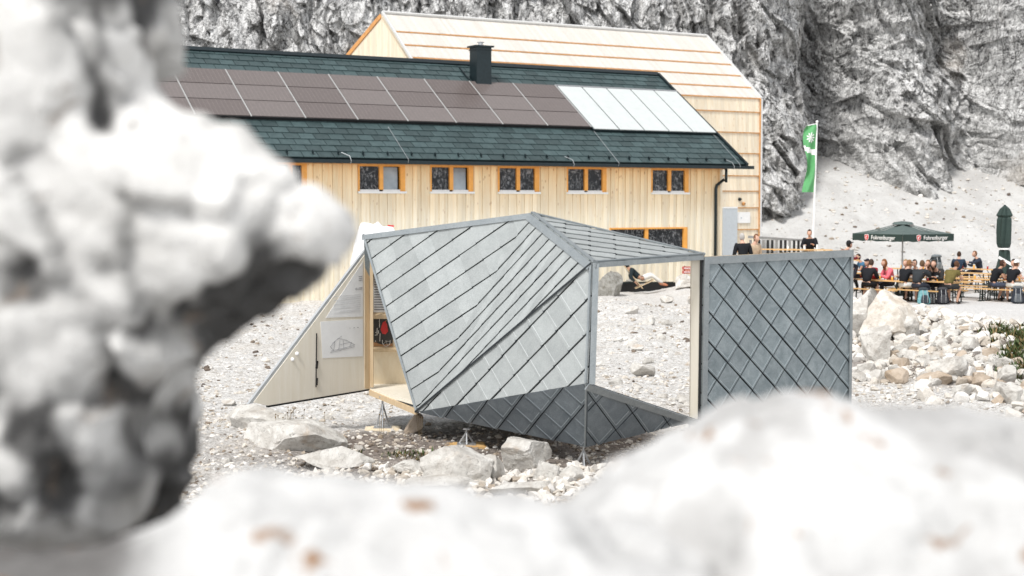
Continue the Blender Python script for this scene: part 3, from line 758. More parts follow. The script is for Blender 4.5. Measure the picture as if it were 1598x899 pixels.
# trims
def trim(p, q, wd, n, off=.02, th=.02, mat='zinc_trim', side=0):
    mb = MB(); d = (q-p).normalized(); s = d.cross(n).normalized()*side*wd/2
    mb.bar(p+s, q+s, wd, th, n, 0, .7, off); return mb.build('edge_trim', M[mat], pav)
def side_in(p, q, n, inner):
    return 1 if (q-p).cross(n).dot(inner-p) > 0 else -1
for (p, q, wd, n, inn) in ((A,B,.075,nABD,D),(B,Cc,.10,nBCD,D),(A,D,.035,nABD,B),(Cc,E,.03,nDCE,D),(E,Eb,.02,nDEE,D),(E,Gp,.085,nEEG,Eb),(Cc,Fp,.03,nBCF,B),(B,Cc,.06,nBCF,Fp),(B,Fp,.035,nBCF,Cc),(D,Cc,.012,nDCE,E)):
    trim(p, q, wd, n, .02, .018, side=side_in(p,q,n,inn))
mb = MB(); mb.bar(D+nDCE*.03, Cc+nDCE*.03, .022, .012, nDCE, 0, .5, 0); mb.build('crease_gap', M['gap'], pav)
mb = MB(); mb.bar(P(930,412,17.5), P(924,600,17.32), .075, .05, (0,-1,0), 0, .6); mb.build('corner_post', M['zinc_trim'], pav)
mb = MB(); mb.bar(P(927,414,17.47), P(1096,402,18.97), .06, .05, (0,-1,0), 0, .5); mb.build('lintel', M['zinc_trim'], pav)
# closed back, inner skins
Kb = P(850,600,22.2); Kb.z = zb; Hb = P(577,607,22.0); Hb.z = zb+.02
mb = MB()
for tri in ((A+Vector((0,.06,0)),B+Vector((0,.06,0)),Kb),(A+Vector((0,.06,0)),Kb,Hb)):
    nn = (tri[1]-tri[0]).cross(tri[2]-tri[0]).normalized()
    if nn.y < 0: nn = -nn
    mb.poly(tri, .03, nn, 0, .5)
mb.build('back_wall', M['zinc_half_lit'], pav)
mb = MB()
for tri in ((Cc,Eb,Kb),(Cc,Kb,B)):
    nn = (tri[1]-tri[0]).cross(tri[2]-tri[0]).normalized()
    if nn.x < 0: nn = -nn
    ct_ = (tri[0]+tri[1]+tri[2])/3; mb.poly([ct_+(p-ct_)*.86 for p in tri], .03, nn, 0, .5)
mb.build('passage_wall', M['ply'], pav)
mb = MB()
for tri in ((D,Eb,Kb),(D,Kb,Hb)):
    mb.poly([p+Vector((0,0,.03)) for p in tri], .03, (0,0,-1), 0, .5)
mb.build('underside', M['zinc_shaded'], pav)
mb = MB(); cen = (B+Cc+Fp)/3; mb.poly([cen+(p-cen)*.88-nBCF*.05 for p in (B,Cc,Fp)], .02, -nBCF, 0, .5); mb.build('roof_lining', M['ply'], pav)
# interior seen through the left gap
fl = MB(); Hf = P(577,607,21.25); 
fl.poly([Hf, D+Vector((.0,.02,.02)), P(760,620,21.0)*1.0, P(700,598,21.95), P(577,597,21.95)], .05, (0,0,1), 0, .5)
zf = Hf.z
fl = MB(); pts = [Hf, D+Vector((0,.03,0)), P(760,620,21.2), P(700,598,21.9), P(577,597,21.9)]
for p in pts: p.z = zf
fl.poly(pts, .05, (0,0,1), 0, .9); fl.build('floor', M['ply_white'], pav)
mb = MB(); mb.bar(Hf+Vector((0,-.01,-.05)), D+Vector((0,0,.0)), .03, .08, (0,0,1), 0, .5); mb.build('floor_edge', M['ply_edge'], pav)
def iw(px, py):   # inner wall plane: leans a little towards the viewer at the top
    t_ = (py-395)/(600-395); return P(px, py, 21.15+.7*t_)
mb = MB(); nv = (iw(660,400)-iw(577,400)).cross(iw(577,600)-iw(577,400)).normalized(); nv = nv if nv.y < 0 else -nv
mb.poly([iw(577,385),iw(668,385),iw(668,599),iw(577,599)], .03, nv, 0, .5); inw = mb.build('inner_wall', M['ply'], pav)
def panel(pts, off, mat, name, par, th=.006, t=.5):
    m_ = MB(); m_.poly([iw(*p)+nv*off for p in pts], th, nv, 0, t); return m_.build(name, mat, par)
panel([(582,432),(607,432),(607,487),(582,487)], .012, M['white'], 'info_sheet', inw)
m_ = MB()
for k in range(13):
    y = 435+k*3.9
    m_.poly([iw(584,y)+nv*.016, iw(605,y)+nv*.016, iw(605,y+1.6)+nv*.016, iw(584,y+1.6)+nv*.016], .002, nv, 0, .5)
m_.build('text_lines', simple('grey_print', (.22,.22,.23), .6), inw)
panel([(580,488),(630,488),(630,494),(580,494)], .09, M['ply_edge'], 'shelf', inw, .09)
panel([(580,541),(640,541),(640,545),(580,545)], .10, M['ply_edge'], 'shelf', inw, .10)
ph = panel([(582,496),(613,496),(613,540),(582,540)], .014, simple('photo_print', (.03,.028,.027), .4), 'photo_print', inw)
m_ = MB()
for k in range(12):
    x0, y0 = rnd.uniform(584,600), rnd.uniform(508,536); dx, dy = rnd.uniform(-4,5), rnd.uniform(-14,4)
    m_.bar(iw(x0,y0)+nv*.016, iw(x0+dx,y0+dy)+nv*.016, .010, .003, nv, rnd.choice([0,0,1]), .5)
cc = iw(603,532)+nv*.017
m_.tube([cc+Vector((.06*math.cos(t_), 0, .075*math.sin(t_))) for t_ in np.linspace(0,6.28,18)], .005, 5, 0)
for k in range(5): m_.bar(cc, cc+Vector((.055*math.cos(k*1.25),0,.07*math.sin(k*1.25))), .004, .002, nv, 0, .5)
m_.poly([iw(*p)+nv*.018 for p in ((594,514),(597,503),(601,500),(604,505),(606,516),(602,521),(597,520))], .002, nv, 2, .5)
m_.poly([iw(*p)+nv*.018 for p in ((582,540),(613,540),(613,535),(596,537),(582,533))], .002, nv, 1, .5)
m_.build('photo_motif', [simple('print_pale', (.55,.52,.48), .5), simple('print_brown', (.35,.18,.08), .5), simple('print_red', (.50,.02,.02), .5)], ph)
mb = MB(); mb.bar(P(580,398,21.2), P(580.5,604,21.28), .045, .06, (0,-1,0), 0, .4); mb.build('hinge_post', M['ply_edge'], pav)
# right jamb
mb = MB(); mb.bar(P(1085,404,19.06), P(1083,652,19.06), .115, .10, (0,-1,0), 0, .5); mb.build('wooden_jamb', M['ply_white'], pav)
mb = MB(); mb.bar(P(1094,404,19.03), P(1090.5,656,19.03), .035, .07, (0,-1,0), 0, .5); mb.build('jamb_gap_shade', M['black'], pav)  # black strip stands in for the shaded gap between jamb and door
# ---- tall door leaf at the right
dl = thing('metal_door', 'large square door leaf of blue grey diamond shingles standing open right of the pavilion', 'door', (3.4, 19.7, g(3.4,19.7)))
Q0=P(1097,401,19.0); Q1=P(1329,390,20.6); Q3=P(1093,657,19.0); Q2=Vector((Q1.x,Q1.y,Q3.z)); Q1.z = Q0.z+(Q1.z-Q0.z)
_, nd = tile_face('shingle_panel', [Q0,Q1,Q2,Q3], (1183.5,486.8), (1202.3,508.8), (1167.4,513.4), M['zinc_half_lit'], dl, 2, .065, .05, None, 'emboss_mid')
mb = MB(); mb.poly([p-nd*.03 for p in (Q0,Q1,Q2,Q3)], .05, nd, 0, .5); mb.build('door_core', M['ply_edge'], dl)
for p, q, wd, inn in ((Q0,Q1,.10,Q2),(Q0,Q3,.09,Q1),(Q1,Q2,.035,Q0),(Q3,Q2,.05,Q0)):
    m_ = MB(); d_ = (q-p).normalized(); s_ = d_.cross(nd)*(wd/2)*side_in(p,q,nd,inn); m_.bar(p+s_, q+s_, wd, .02, nd, 0, .7, .024); m_.build('edge_trim', M['zinc_trim'], dl)
m_ = MB(); m_.bar(Q1+nd*-.02, Q2+nd*-.02, .012, .11, nd, 0, .1); m_.build('edge_profile', M['zinc_trim'], dl)
def foot_post(px, top, par, y=None, ground=None):
    zg = ground if ground is not None else g(top.x, top.y)
    b_ = Vector((top.x, top.y, zg)); m_ = MB()
    m_.tube([b_, top], .012, 8); hh = (top.z-zg)
    for k in range(3):
        an = k*2.09+.6; m_.bar(top+Vector((0,0,-.25*hh)), b_+Vector((math.cos(an)*.11, math.sin(an)*.11, .01)), .012, .022, (0,0,1), 0, .5)
    m_.box(top+Vector((0,0,-.01)), (.09,0,0), (0,.09,0), (0,0,.02)); m_.box(b_+Vector((0,0,.006)), (.26,0,0), (0,.22,0), (0,0,.012))
    return m_.build('support_foot', M['steel'], par)
foot_post(0, Eb+Vector((-.03,.12,0)), pav)
t2 = P(728,668,19.35); zg2 = g(t2.x, t2.y); foot_post(0, t2, pav, ground=zg2+.045)
t3 = P(597,618,20.9); zg3 = g(t3.x, t3.y); foot_post(0, t3, pav, ground=zg3+.065)
foot_post(0, Gp+Vector((-.1,.15,0)), pav)
foot_post(0, Q2+Vector((-.1,0,.02)), dl); foot_post(0, Q3+Vector((.2,0,.02)), dl)
def pad(c, wx, wy, th, rz, label, mat):
    root = MB(); ax = Vector((math.cos(rz), math.sin(rz), 0)); ay = Vector((-ax.y, ax.x, 0))
    root.box(c+Vector((0,0,th/2)), ax*wx, ay*wy, (0,0,th)); root.box(c+ax*.03+ay*.02+Vector((0,0,th+.005)), ax*wx*.8, ay*wy*.8, (0,0,.01))
    o = root.build('plywood_pad', M[mat]); return tag(o, label, 'board')
M['ply_orange'] = wood_mat('orange_plywood', (.58,.34,.12), (.70,.46,.20), .3)
pad(Vector((t2.x,t2.y,zg2)), .52, .42, .035, .1, 'orange plywood square under the middle steel foot', 'ply_orange')
pad(Vector((t3.x,t3.y,zg3)), .52, .34, .055, .05, 'pale plywood board under the left steel foot', 'ply')
# ---- plywood wing
wg = thing('plywood_door', 'open triangular pale plywood door hinged at the left of the pavilion, with drawings pinned on it', 'door', (-2.6, 20.4, g(-2.6,20.4)))
W0=P(572,394,21.25); W1=P(389,631,19.8); W2=P(577,607,21.28)
nw = (W1-W0).cross(W2-W0).normalized(); nw = nw if nw.dot(CAM-W0) > 0 else -nw
wh = lambda px, py: hit(px, py, W0, nw)
def wp(pts, off, th, mat, name, par, mi_t=.5):
    m_ = MB(); m_.poly([wh(*p)+nw*off for p in pts], th, nw, 0, mi_t); return m_.build(name, mat, par)
leaf = wp([(572,394),(396,628),(418,633),(577,607)], 0, .03, M['ply_white'], 'door_leaf', wg)
wp([(570,390),(388,631),(396.5,629),(573,394)], -.01, .05, M['zinc_pale'], 'edge_strip', wg)
wp([(418,633),(577,607),(577,609.5),(418,636)], .003, .05, M['black'], 'bottom_edge', wg)
wp([(569,400),(569,606),(577,607),(576,394)], .008, .01, M['ply_edge'], 'hinge_stile', wg)
sh1 = wp([(566,408),(566,494),(508,496)], .005, .004, M['white'], 'poster', leaf)
sh2 = wp([(500,502),(566,498),(566,556),(503,559)], .005, .004, M['white'], 'poster', leaf)
inkm = simple('grey_ink', (.30,.30,.31), .7); ink2 = simple('pale_ink', (.66,.66,.66), .7)
def ink(lines, mat, par, wd=.006):
    m_ = MB()
    for x0,y0,x1,y1 in lines: m_.bar(wh(x0,y0)+nw*.008, wh(x1,y1)+nw*.008, wd, .002, nw, 0, .5)
    return m_.build('print', mat, leaf)
ink([(515,550,553,541),(516,548,552,539),(515,541,527,528),(527,528,540,531),(540,531,553,538),(520,547,522,532),(528,546,530,530),(536,544,535,531),(545,541,548,534),(515,541,520,547),(530,538,546,534),(518,536,533,524)], inkm, leaf, .005)
ink([(559,432,565,431),(559,435,565,434),(559,438,565,437),(554,450,557,449.5),(559,449.5,565,448.5),(554,452,565,450.5),(545,512,546,512),(551,511.5,553,511.3),(557,511,559,511)], inkm, leaf, .008)
ink([(520+ (k%2)*10,463+k*3.2,562,459+k*3.2) for k in range(9)], ink2, leaf, .007)
mb = MB(); mb.bar(wh(493.5,520)+nw*.01, wh(492.5,604)+nw*.01, .010, .015, nw, 0, .5); mb.bar(wh(494,563)+nw*.015, wh(493,575)+nw*.015, .022, .03, nw, 0, .5); mb.bar(wh(493.5,590)+nw*.015, wh(493,601)+nw*.015, .02, .03, nw, 0, .5)
mb.build('latch_rod', M['black'], wg)
for px, py in ((463,552),(456,561)):
    m_ = MB(); m_.ico(wh(px,py)+nw*.01, (.03,.02,.03), 2); m_.build('knob', M['white'], wg, True)
# mound of tarpaulin-wrapped goods behind the pavilion, by the lodge wall
tp = P(588,352,48); zt = g(tp.x, 48)
wr = thing('covered_stack', 'white plastic wrapped stack of goods with a red stripe beside the lodge wall', 'stack', (tp.x, 48, zt))
vv, ff = rock_v(77, 4, 8, .05, .6, .9)
vv = vv*np.array([.86,.6,1.85])+np.array([0,0,1.35]); vv[:,2] = np.minimum(vv[:,2], 2.78+.18*fbm(vv[:,0]*3, vv[:,1]*3, 0, 3, 4)+.15*(vv[:,0]<.1)); vv[:,2] = np.maximum(vv[:,2], 0)
mesh_np('plastic_sheet', vv, ff, simple('white_sheet', (.80,.80,.80), .45, 0, .03), wr, True)
m_ = MB(); m_.bar(P(605,352,47.4), P(615,353,47.4), .05, .02, (0,-1,0), 0, .5); m_.build('red_stripe', simple('red_print', (.60,.03,.03), .5), wr)
# ================================================================= lodge with solar roof
U = Vector((3851, 2220, 0)).normalized(); Gd = Vector((-U.y, U.x, 0)); NF = -Gd
E0 = P(1163, 257, 62)
def solve_ridge(E_, px, py):
    r = ray(px, py); k = r.x/r.y
    w_ = (E_.x-k*E_.y)/(k*Gd.y-Gd.x); Yr = E_.y+Gd.y*w_
    return w_, P(px, py, Yr)
w1, R0 = solve_ridge(E0, 1026, 117)
h1 = R0.z-E0.z; L1 = math.hypot(w1, h1); S1 = (Gd*w1+Vector((0,0,h1)))/L1; N1 = U.cross(S1).normalized()
if N1.z < 0: N1 = -N1
LEN = 36.0
zg1 = CZ-3.75
lodge = thing('timber_lodge', 'long spruce clad mountain lodge with dark green shingle roof full of solar panels', 'building', (E0.x-12, E0.y-4, zg1))
rp = lambda u_, v_, h_=0.0: E0+U*u_+S1*v_+N1*h_
def rhit(px, py):
    q = hit(px, py, E0, N1)-E0; return q.dot(U), q.dot(S1)
mb = MB(); row = .42; nrows = int(L1/row)
mb.poly([rp(-LEN,0,-.02), rp(0,0,-.02), rp(0,L1,-.02), rp(-LEN,L1,-.02)], .16, N1, 1, .5)
for j in range(nrows+1):
    v0, v1 = j*row, min((j+1)*row+.03, L1)
    u_ = -LEN + (j % 2)*.3
    while u_ < -.02:
        ua, ub = u_, min(u_+.572, 0); tt = rnd.random()
        mb.add([rp(ua,v0,.034), rp(ub,v0,.034), rp(ub,v1,.004), rp(ua,v1,.004), rp(ua,v0,.0), rp(ub,v0,.0), rp(ub,v1,-.015), rp(ua,v1,-.015)],
               [(0,1,2,3),(4,5,1,0),(7,6,5,4),(0,3,7,4),(1,5,6,2)], 0, tt)
        u_ += .6
roof = mb.build('roof', [M['slate'], M['slate_dark']], lodge)
mb = MB(); mb.bar(rp(-LEN,L1,.03), rp(.05,L1,.03), .28, .10, N1, 0, .5); mb.build('ridge_cap', M['slate_dark'], roof)
mb = MB(); mb.bar(rp(.02,-.1,.03), rp(.02,L1,.03), .12, .16, N1, 0, .5); mb.build('verge', M['slate_dark'], roof)
# back slope to the tall house and gable end
mb = MB(); bk = Gd*2.3; mb.poly([rp(-LEN,L1,-.03), rp(0,L1,-.03), rp(0,L1,-.03)+bk+Vector((0,0,-1.5)), rp(-LEN,L1,-.03)+bk+Vector((0,0,-1.5))], .12, (0,0,1), 0, .5)
mb.build('back_roof', M['slate'], lodge)
mb = MB(); mb.bar(rp(-LEN,-.07,-.10), rp(.45,-.07,-.10), .13, .14, (0,0,1), 0, .5)
u_ = -LEN
gutter = mb.build('gutter', M['slate_dark'], lodge)
mb = MB()
while u_ < .1:
    mb.bar(rp(u_,-.09,-.13), rp(u_,.16,.03), .022, .03, N1, 0, .5); mb.box(rp(u_,.24,.09), U*.03, S1*.12, N1*.12, 0); u_ += 1.0
mb.build('snow_guard', M['slate_dark'], lodge)['label'] = 'row of small dark hooks along the eave'
for pts in (((605,200),(637,251)),((925,205),(966,257)),((1111,210),(1153,257))):
    (u0,v0),(u1,v1) = rhit(*pts[0]), rhit(*pts[1]); mb = MB(); mb.tube([rp(u0,v0,.06), rp(u1,v1,.06), rp(u1+.02,-.12,-.02), rp(u1+.02,-.14,-.15)], .009, 5)
    mb.build('lightning_wire', M['wire'], lodge)
for px in (546, 889, 1134):
    uu, _ = rhit(px, 247); mb = MB(); mb.tube([rp(uu-.25,.30,.06), rp(uu,.05,.06), rp(uu+.02,-.14,-.03), rp(uu+.02,-.15,-.16)], .014, 5)
    mb.build('wire_hook', M['wire'], lodge)
# chimney
uc, vc = rhit(750, 131)
ch = MB(); cb = rp(uc, vc, 0); ctop = P(750, 74, cb.y); hz = ctop.z-cb.z
ch.box(cb+Vector((0,0,hz/2-.3)), U*.72, Gd*.62, (0,0,hz+.6)); chim = ch.build('chimney', M['slate_dark'], roof)
m_ = MB(); m_.box(cb+Vector((0,0,hz+.02)), U*.90, Gd*.8, (0,0,.07)); m_.box(cb+Vector((0,0,hz-.12)), U*.78, Gd*.68, (0,0,.04)); m_.build('chimney_cap', M['slate_dark'], roof)
m_ = MB(); m_.tube([cb+Vector((0,0,hz+.05)), cb+Vector((0,0,hz+.20))], .10, 12); m_.tube([cb+Vector((0,0,hz+.20)), cb+Vector((0,0,hz+.23))], .16, 12); m_.build('flue', M['steel'], roof)
m_ = MB()
for s_ in (-1,1): m_.bar(rp(uc+s_*.48, vc-.3,.06), rp(uc+s_*.48, vc+1.3,.06), .05, .05, N1, 0, .5)
m_.build('chimney_flashing', M['slate_dark'], roof)
# solar panels
M['pale_rail'] = simple('pale_rail', (.42,.42,.41), .4, .1, .05)
ub0, vb0 = rhit(303, 182.5); ub1, vb1 = rhit(920, 203); ut1, vt1 = rhit(868, 139); _, vt0 = rhit(266.7, 107)
vb, vt = (vb0+vb1)/2, (vt0+vt1)/2; ur = (ub1+ut1)/2; pw = (ur-ub0)/8; ph_ = (vt-vb)/3
for c_ in range(-3, 8):
    for r_ in range(3):
        x0, x1 = ub0+c_*pw+.04, ub0+(c_+1)*pw-.04; y0, y1 = vb+r_*ph_+.025, vb+(r_+1)*ph_-.025
        m_ = MB(); m_.box(rp((x0+x1)/2,(y0+y1)/2,.13), U*(x1-x0), S1*(y1-y0), N1*.035, 0); tt = rnd.random()
        n = 12
        for k in range(1, n): m_.box(rp(x0+(x1-x0)*k/n,(y0+y1)/2,.1485), U*.006, S1*(y1-y0-.03), N1*.003, 1)
        o = m_.build('solar_panel', [M['pv'], M['pv_line']], lodge)
m_ = MB()
for c_ in range(-3, 9): m_.box(rp(ub0+c_*pw,(vb+vt)/2,.115), U*.05, S1*(vt-vb), N1*.06, 0)
for r_ in range(4): m_.box(rp(ur-11*pw/2, vb+r_*ph_,.09), U*(11*pw), S1*.05, N1*.05, 1)
m_.box(rp(ur-11*pw/2, vb-.04,.07), U*(11*pw), S1*.03, N1*.14, 1)
m_.build('panel_rails', [M['pale_rail'], M['black']], lodge)
uc0, vc0 = rhit(870, 140); uc1, vc1 = rhit(1060, 146); ud1, vd1 = rhit(1109, 210.5); ud0, vd0 = rhit(925, 207)
cl0, cl1 = (uc0+ud0)/2, (uc1+ud1)/2; cv0, cv1 = (vd0+vd1)/2, (vc0+vc1)/2; cw = (cl1-cl0)/5
for k in range(5):
    m_ = MB(); m_.box(rp(cl0+(k+.5)*cw,(cv0+cv1)/2,.13), U*(cw-.07), S1*(cv1-cv0-.06), N1*.05, 0)
    fr = m_.build('solar_collector', M['collector'], lodge)
m_ = MB()
m_.box(rp((cl0+cl1)/2,(cv0+cv1)/2,.08), U*(cl1-cl0+.06), S1*(cv1-cv0+.04), N1*.09, 0); m_.build('collector_tray', M['slate_dark'], lodge)
m_ = MB(); m_.box(rp((cl0+cl1)/2,cv1+.06,.10), U*(cl1-cl0+.1), S1*.10, N1*.10, 0); m_.build('collector_flashing', M['steel'], lodge)
# front wall
OV = .55
Wo = hit(1124, 300, E0+Gd*OV, NF); Wo = Vector((Wo.x, Wo.y, 0))
wallp = lambda a_, z_, d_=0.0: Vector((Wo.x,Wo.y,z_))+U*a_+NF*d_
def whit(px, py):
    q = hit(px, py, Wo, NF); return (q-Wo).dot(U), q.z
ztop = rp(0,OV*L1/w1,-.20).z-.05
wins = [(425,479,255,300),(558.5,632,256,299),(671,738,258,300),(777,841,261,300.5),(884,946,262,301),(1016,1074,263,301)]
lows = [(951,1072,355,398)]
WR = []
for x0,x1,y0,y1 in wins+lows:
    a0, zt0 = whit(x0,y0); a1, zb1 = whit(x1,y1); _, zt1 = whit(x1,y0); _, zb0 = whit(x0,y1)
    WR.append([a0, a1, (zb0+zb1)/2, (zt0+zt1)/2])
for k in range(1,6):   # one window height for the whole row
    pass
zt_m = sum(w_[3] for w_ in WR[1:6])/5; zb_m = sum(w_[2] for w_ in WR[1:6])/5
for w_ in WR[:6]: w_[3] = zt_m; w_[2] = zb_m
WR[-1][2] = WR[-1][3]-1.15
extra = [[WR[0][0]-4.2, WR[0][0]-2.2, zb_m, zt_m], [WR[0][0]-8.4, WR[0][0]-6.4, zb_m, zt_m], [WR[-1][0]-7, WR[-1][0]-4, WR[-1][2], WR[-1][3]]]
ALLW = WR+extra
def boards(mb, a0, a1, z0, z1, pf, holes, wd=(.10,.20), dep=(.0,.028), mi=0, seed=1):
    r = random.Random(seed); x = a0; alt = 0
    while x < a1-.01:
        w_ = r.uniform(*wd) if not isinstance(wd[0], tuple) else r.uniform(*wd[alt]); e = min(x+w_, a1); tt = r.random()
        cuts = sorted({x, e}|{h[0] for h in holes if x < h[0] < e}|{h[1] for h in holes if x < h[1] < e})
        for c0, c1 in zip(cuts[:-1], cuts[1:]):
            mid = (c0+c1)/2; segs = [(z0, z1)]
            for h in holes:
                if h[0] < mid < h[1]:
                    ns = []
                    for s0, s1 in segs:
                        if h[2] > s0: ns.append((s0, min(s1, h[2])))
                        if h[3] < s1: ns.append((max(s0, h[3]), s1))
                    segs = [s for s in ns if s[1]-s[0] > .01]
            for s0, s1 in segs:
                d = dep[alt]; ga = .004 if c0 == x else 0; gb = .004 if c1 == e else 0
                mb.add([pf(c0+ga,s0,d),pf(c1-gb,s0,d),pf(c1-gb,s1,d),pf(c0+ga,s1,d),pf(c0+ga,s0,-.05),pf(c1-gb,s0,-.05),pf(c1-gb,s1,-.05),pf(c0+ga,s1,-.05)],
                       [(0,1,2,3),(4,0,3,7),(1,5,6,2),(4,5,1,0),(3,2,6,7)], mi, tt)
        x = e; alt = 1-alt
mb = MB(); AL = -LEN+.5
zmid = zb_m-.25
holes = [tuple(w_) for w_ in ALLW]
boards(mb, AL, 0, zg1-.3, ztop, wallp, holes, ((.16,.20),(.17,.22)), (0,.03), 0, 5)
M['spruce_fade'] = wood_mat('board_wall_spruce', (.86,.50,.18), (.95,.72,.36), .9, (0,0,1), .6, .20, (.30,.10,.02), (zmid-zg1-.9, ztop-zg1+.1, (.88,.78,.58), (.92,.86,.73)))
wall = mb.build('wall', [M['spruce_fade']], lodge)
mb = MB(); 
# gable end polygon and far end
for a_ in (0.0, AL):
    base = wallp(a_, zg1-.3); dp = 8.6
    pts = [wallp(a_,zg1-.3,-.03), wallp(a_,ztop,-.03), Vector((*(wallp(a_,0)+Gd*(w1-OV)).xy, R0.z-.2)), Vector((*(wallp(a_,0)+Gd*(w1-OV+2.2)).xy, R0.z-1.7)), Vector((*(wallp(a_,0)+Gd*(w1-OV+2.2)).xy, zg1-.3))]
    mb.poly(pts, .06, U if a_ == 0 else -U, 0, .5)
mb.build('gable_wall', M['spruce_pale'], lodge)
mb = MB(); mb.bar(wallp(0,zg1-.2,.02), wallp(0,ztop,.02), .12, .12, NF, 0, .5); mb.build('corner_board', M['spruce_pale'], lodge)
mb = MB(); mb.poly([wallp(AL,zg1-.3,-.5),wallp(0,zg1-.3,-.5),wallp(0,ztop,-.5),wallp(AL,ztop,-.5)], .02, NF, 0, .5); mb.build('dark_room', M['black'], lodge)
mb = MB(); mb.poly([wallp(-LEN+.2,ztop-.03,.0),wallp(0,ztop-.03,.0),wallp(0,E0.z-.22,OV-.08),wallp(-LEN+.2,E0.z-.22,OV-.08)], .03, (0,0,-1), 0, .5); mb.build('soffit', M['spruce_orange'], lodge)
def window(a0, a1, z0, z1, pale, low=False):
    m_ = MB(); fw = .09
    def bx(x0, x1, y0, y1, d0, d1, mi): m_.box(wallp((x0+x1)/2,(y0+y1)/2,(d0+d1)/2), U*(x1-x0), NF*(d1-d0), (0,0,y1-y0), mi, .5)
    am = a0+(a1-a0)*.45
    bx(a0, a0+.05, z0, z1, -.12, .05, 0); bx(a1-.20, a1, z0, z1, -.12, .03, 0); bx(a0+.05, a1-.20, z1-.07, z1, -.12, .045, 0)
    bx(am, am+.16, z0+.08, z1-.07, -.10, .02, 0)
    bx(a0-.02, a1+.04, z0-.06, z0+.02, -.1, .10, 1)
    bx(a0+.05, am, z0+.02, z0+.09, -.09, .0, 1); bx(am+.16, a1-.2, z0+.02, z0+.09, -.09, .0, 1)
    bx(a0+(am-a0)*.52, a0+(am-a0)*.52+.05, z0+.09, z1-.07, -.14, -.09, 1)
    o = m_.build('window', [M['frame_orange'], M['white']], lodge)
    for k, (x0, x1) in enumerate(((a0+.05, am), (am+.16, a1-.20))):
        p_ = MB()
        if pale and k == 1:
            p_.add([wallp(x0+.02,z0+.09,-.03), wallp(x1-.10,z0+.09,-.03), wallp(x1-.04,z1-.09,-.16), wallp(x0+.02,z1-.09,-.16)], [(0,1,2,3)], 0, .5)
            p_.build('pane', M['glass_pale'], o)
        else:
            p_.add([wallp(x0,z0+.09,-.07), wallp(x1,z0+.09,-.07), wallp(x1,z1-.07,-.07), wallp(x0,z1-.07,-.07)], [(0,1,2,3)], 0, .5)
            p_.build('pane', M['glass'], o)
for i, w_ in enumerate(ALLW): window(*w_, pale=i in (1,2))
# downpipe
q1 = rp(rhit(1136,258)[0], -.07, -.2); pts = [q1, q1+Vector((0,0,-.55))]
a_, z_ = whit(1115, 291); pts += [wallp(a_+.28, z_+.30, .30), wallp(a_+.04, z_+.05, .12), wallp(a_, z_-.1, .10), wallp(a_, zg1, .10)]
mb = MB(); mb.tube(pts, .065, 10); mb.build('downpipe', M['slate_dark'], lodge, True)
# trough against the wall foot
tq = wallp(whit(1025,446)[0], zg1+.35, .35)
mb = MB(); tr0 = P(958,444,57.6); tr1 = P(1055,446,58.6)
b0, b1 = P(952,441,57.9), P(1057,441,59.5)
th_ = thing('planter_trough', 'long low black trough at the foot of the lodge wall behind the deckchair', 'trough', (b0+b1)/2)
m_ = MB(); d_ = (b1-b0).normalized(); s_ = Vector((d_.y,-d_.x,0))
lo0, lo1 = b0+d_*.25-Vector((0,0,.45)), b1-d_*.25-Vector((0,0,.45))
m_.add([b0+s_*.3,b1+s_*.3,b1-s_*.3,b0-s_*.3,lo0+s_*.2,lo1+s_*.2,lo1-s_*.2,lo0-s_*.2],[(0,4,5,1),(1,5,6,2),(2,6,7,3),(3,7,4,0),(7,6,5,4)],0,.5)
m_.build('basin', M['black'], th_)
m_ = MB(); 
for sgn in (1,-1): m_.bar(b0+s_*.3*sgn, b1+s_*.3*sgn, .05, .04, (0,0,1))
m_.build('rim', M['slate_dark'], th_)

# ================================================================= tall shingled house behind
HE = P(1187, 154.5, 74)
w2, HR = solve_ridge(HE, 1102, 57.5)
h2 = HR.z-HE.z; L2 = math.hypot(w2, h2); S2 = (Gd*w2+Vector((0,0,h2)))/L2; N2 = U.cross(S2).normalized()
if N2.z < 0: N2 = -N2
kk = ray(596, 25); k_ = kk.x/kk.y; t_ = (HR.x-k_*HR.y)/(U.x-k_*U.y); HL = t_
zg2_ = CZ-4.0
house = thing('shingled_house', 'tall pale larch clad house with horizontal orange seams behind the solar roofed lodge', 'building', (HE.x-9, HE.y, zg2_))
hp = lambda u_, v_, h_=0.0: HE+U*u_+S2*v_+N2*h_
vs_ = [0]+sorted([(hit(px,py,HE,N2)-HE).dot(S2) for px,py in ((1120,82.6),(1134.6,101),(1149,118.5),(1166,137))])+[L2]
mb = MB(); mb.poly([hp(-HL,0,-.05),hp(0,0,-.05),hp(0,L2,-.05),hp(-HL,L2,-.05)], .12, N2, 1, .5)
for j in range(len(vs_)-1):
    v0, v1 = vs_[j], vs_[j+1]; x = -HL
    while x < -.01:
        e = min(x+rnd.uniform(.12,.24), 0); tt = rnd.random(); dz = rnd.uniform(0,.008)
        mb.add([hp(x+.004,v0,.06+dz),hp(e-.004,v0,.06+dz),hp(e-.004,v1+.05,.0+dz),hp(x+.004,v1+.05,.0+dz),hp(x+.004,v0,.03),hp(e-.004,v0,.03)],[(0,1,2,3),(4,5,1,0)],0,tt); x = e
    mb.box(hp(-HL/2,v0+.03,.0), U*HL, S2*.06, N2*.06, 2, .5)
    mb.box(hp(-HL/2,v0-.035,.035), U*HL, S2*.045, N2*.03, 2, .5)
hroof = mb.build('roof', [M['spruce_roof'], M['spruce_pale'], M['spruce_orange']], house)
mb = MB(); bp = 6.0; mb.poly([hp(-HL,L2,0),hp(0,L2,0),hp(0,L2,0)+Gd*bp+Vector((0,0,-2.3)),hp(-HL,L2,0)+Gd*bp+Vector((0,0,-2.3))], .12, (0,0,1), 0, .5)
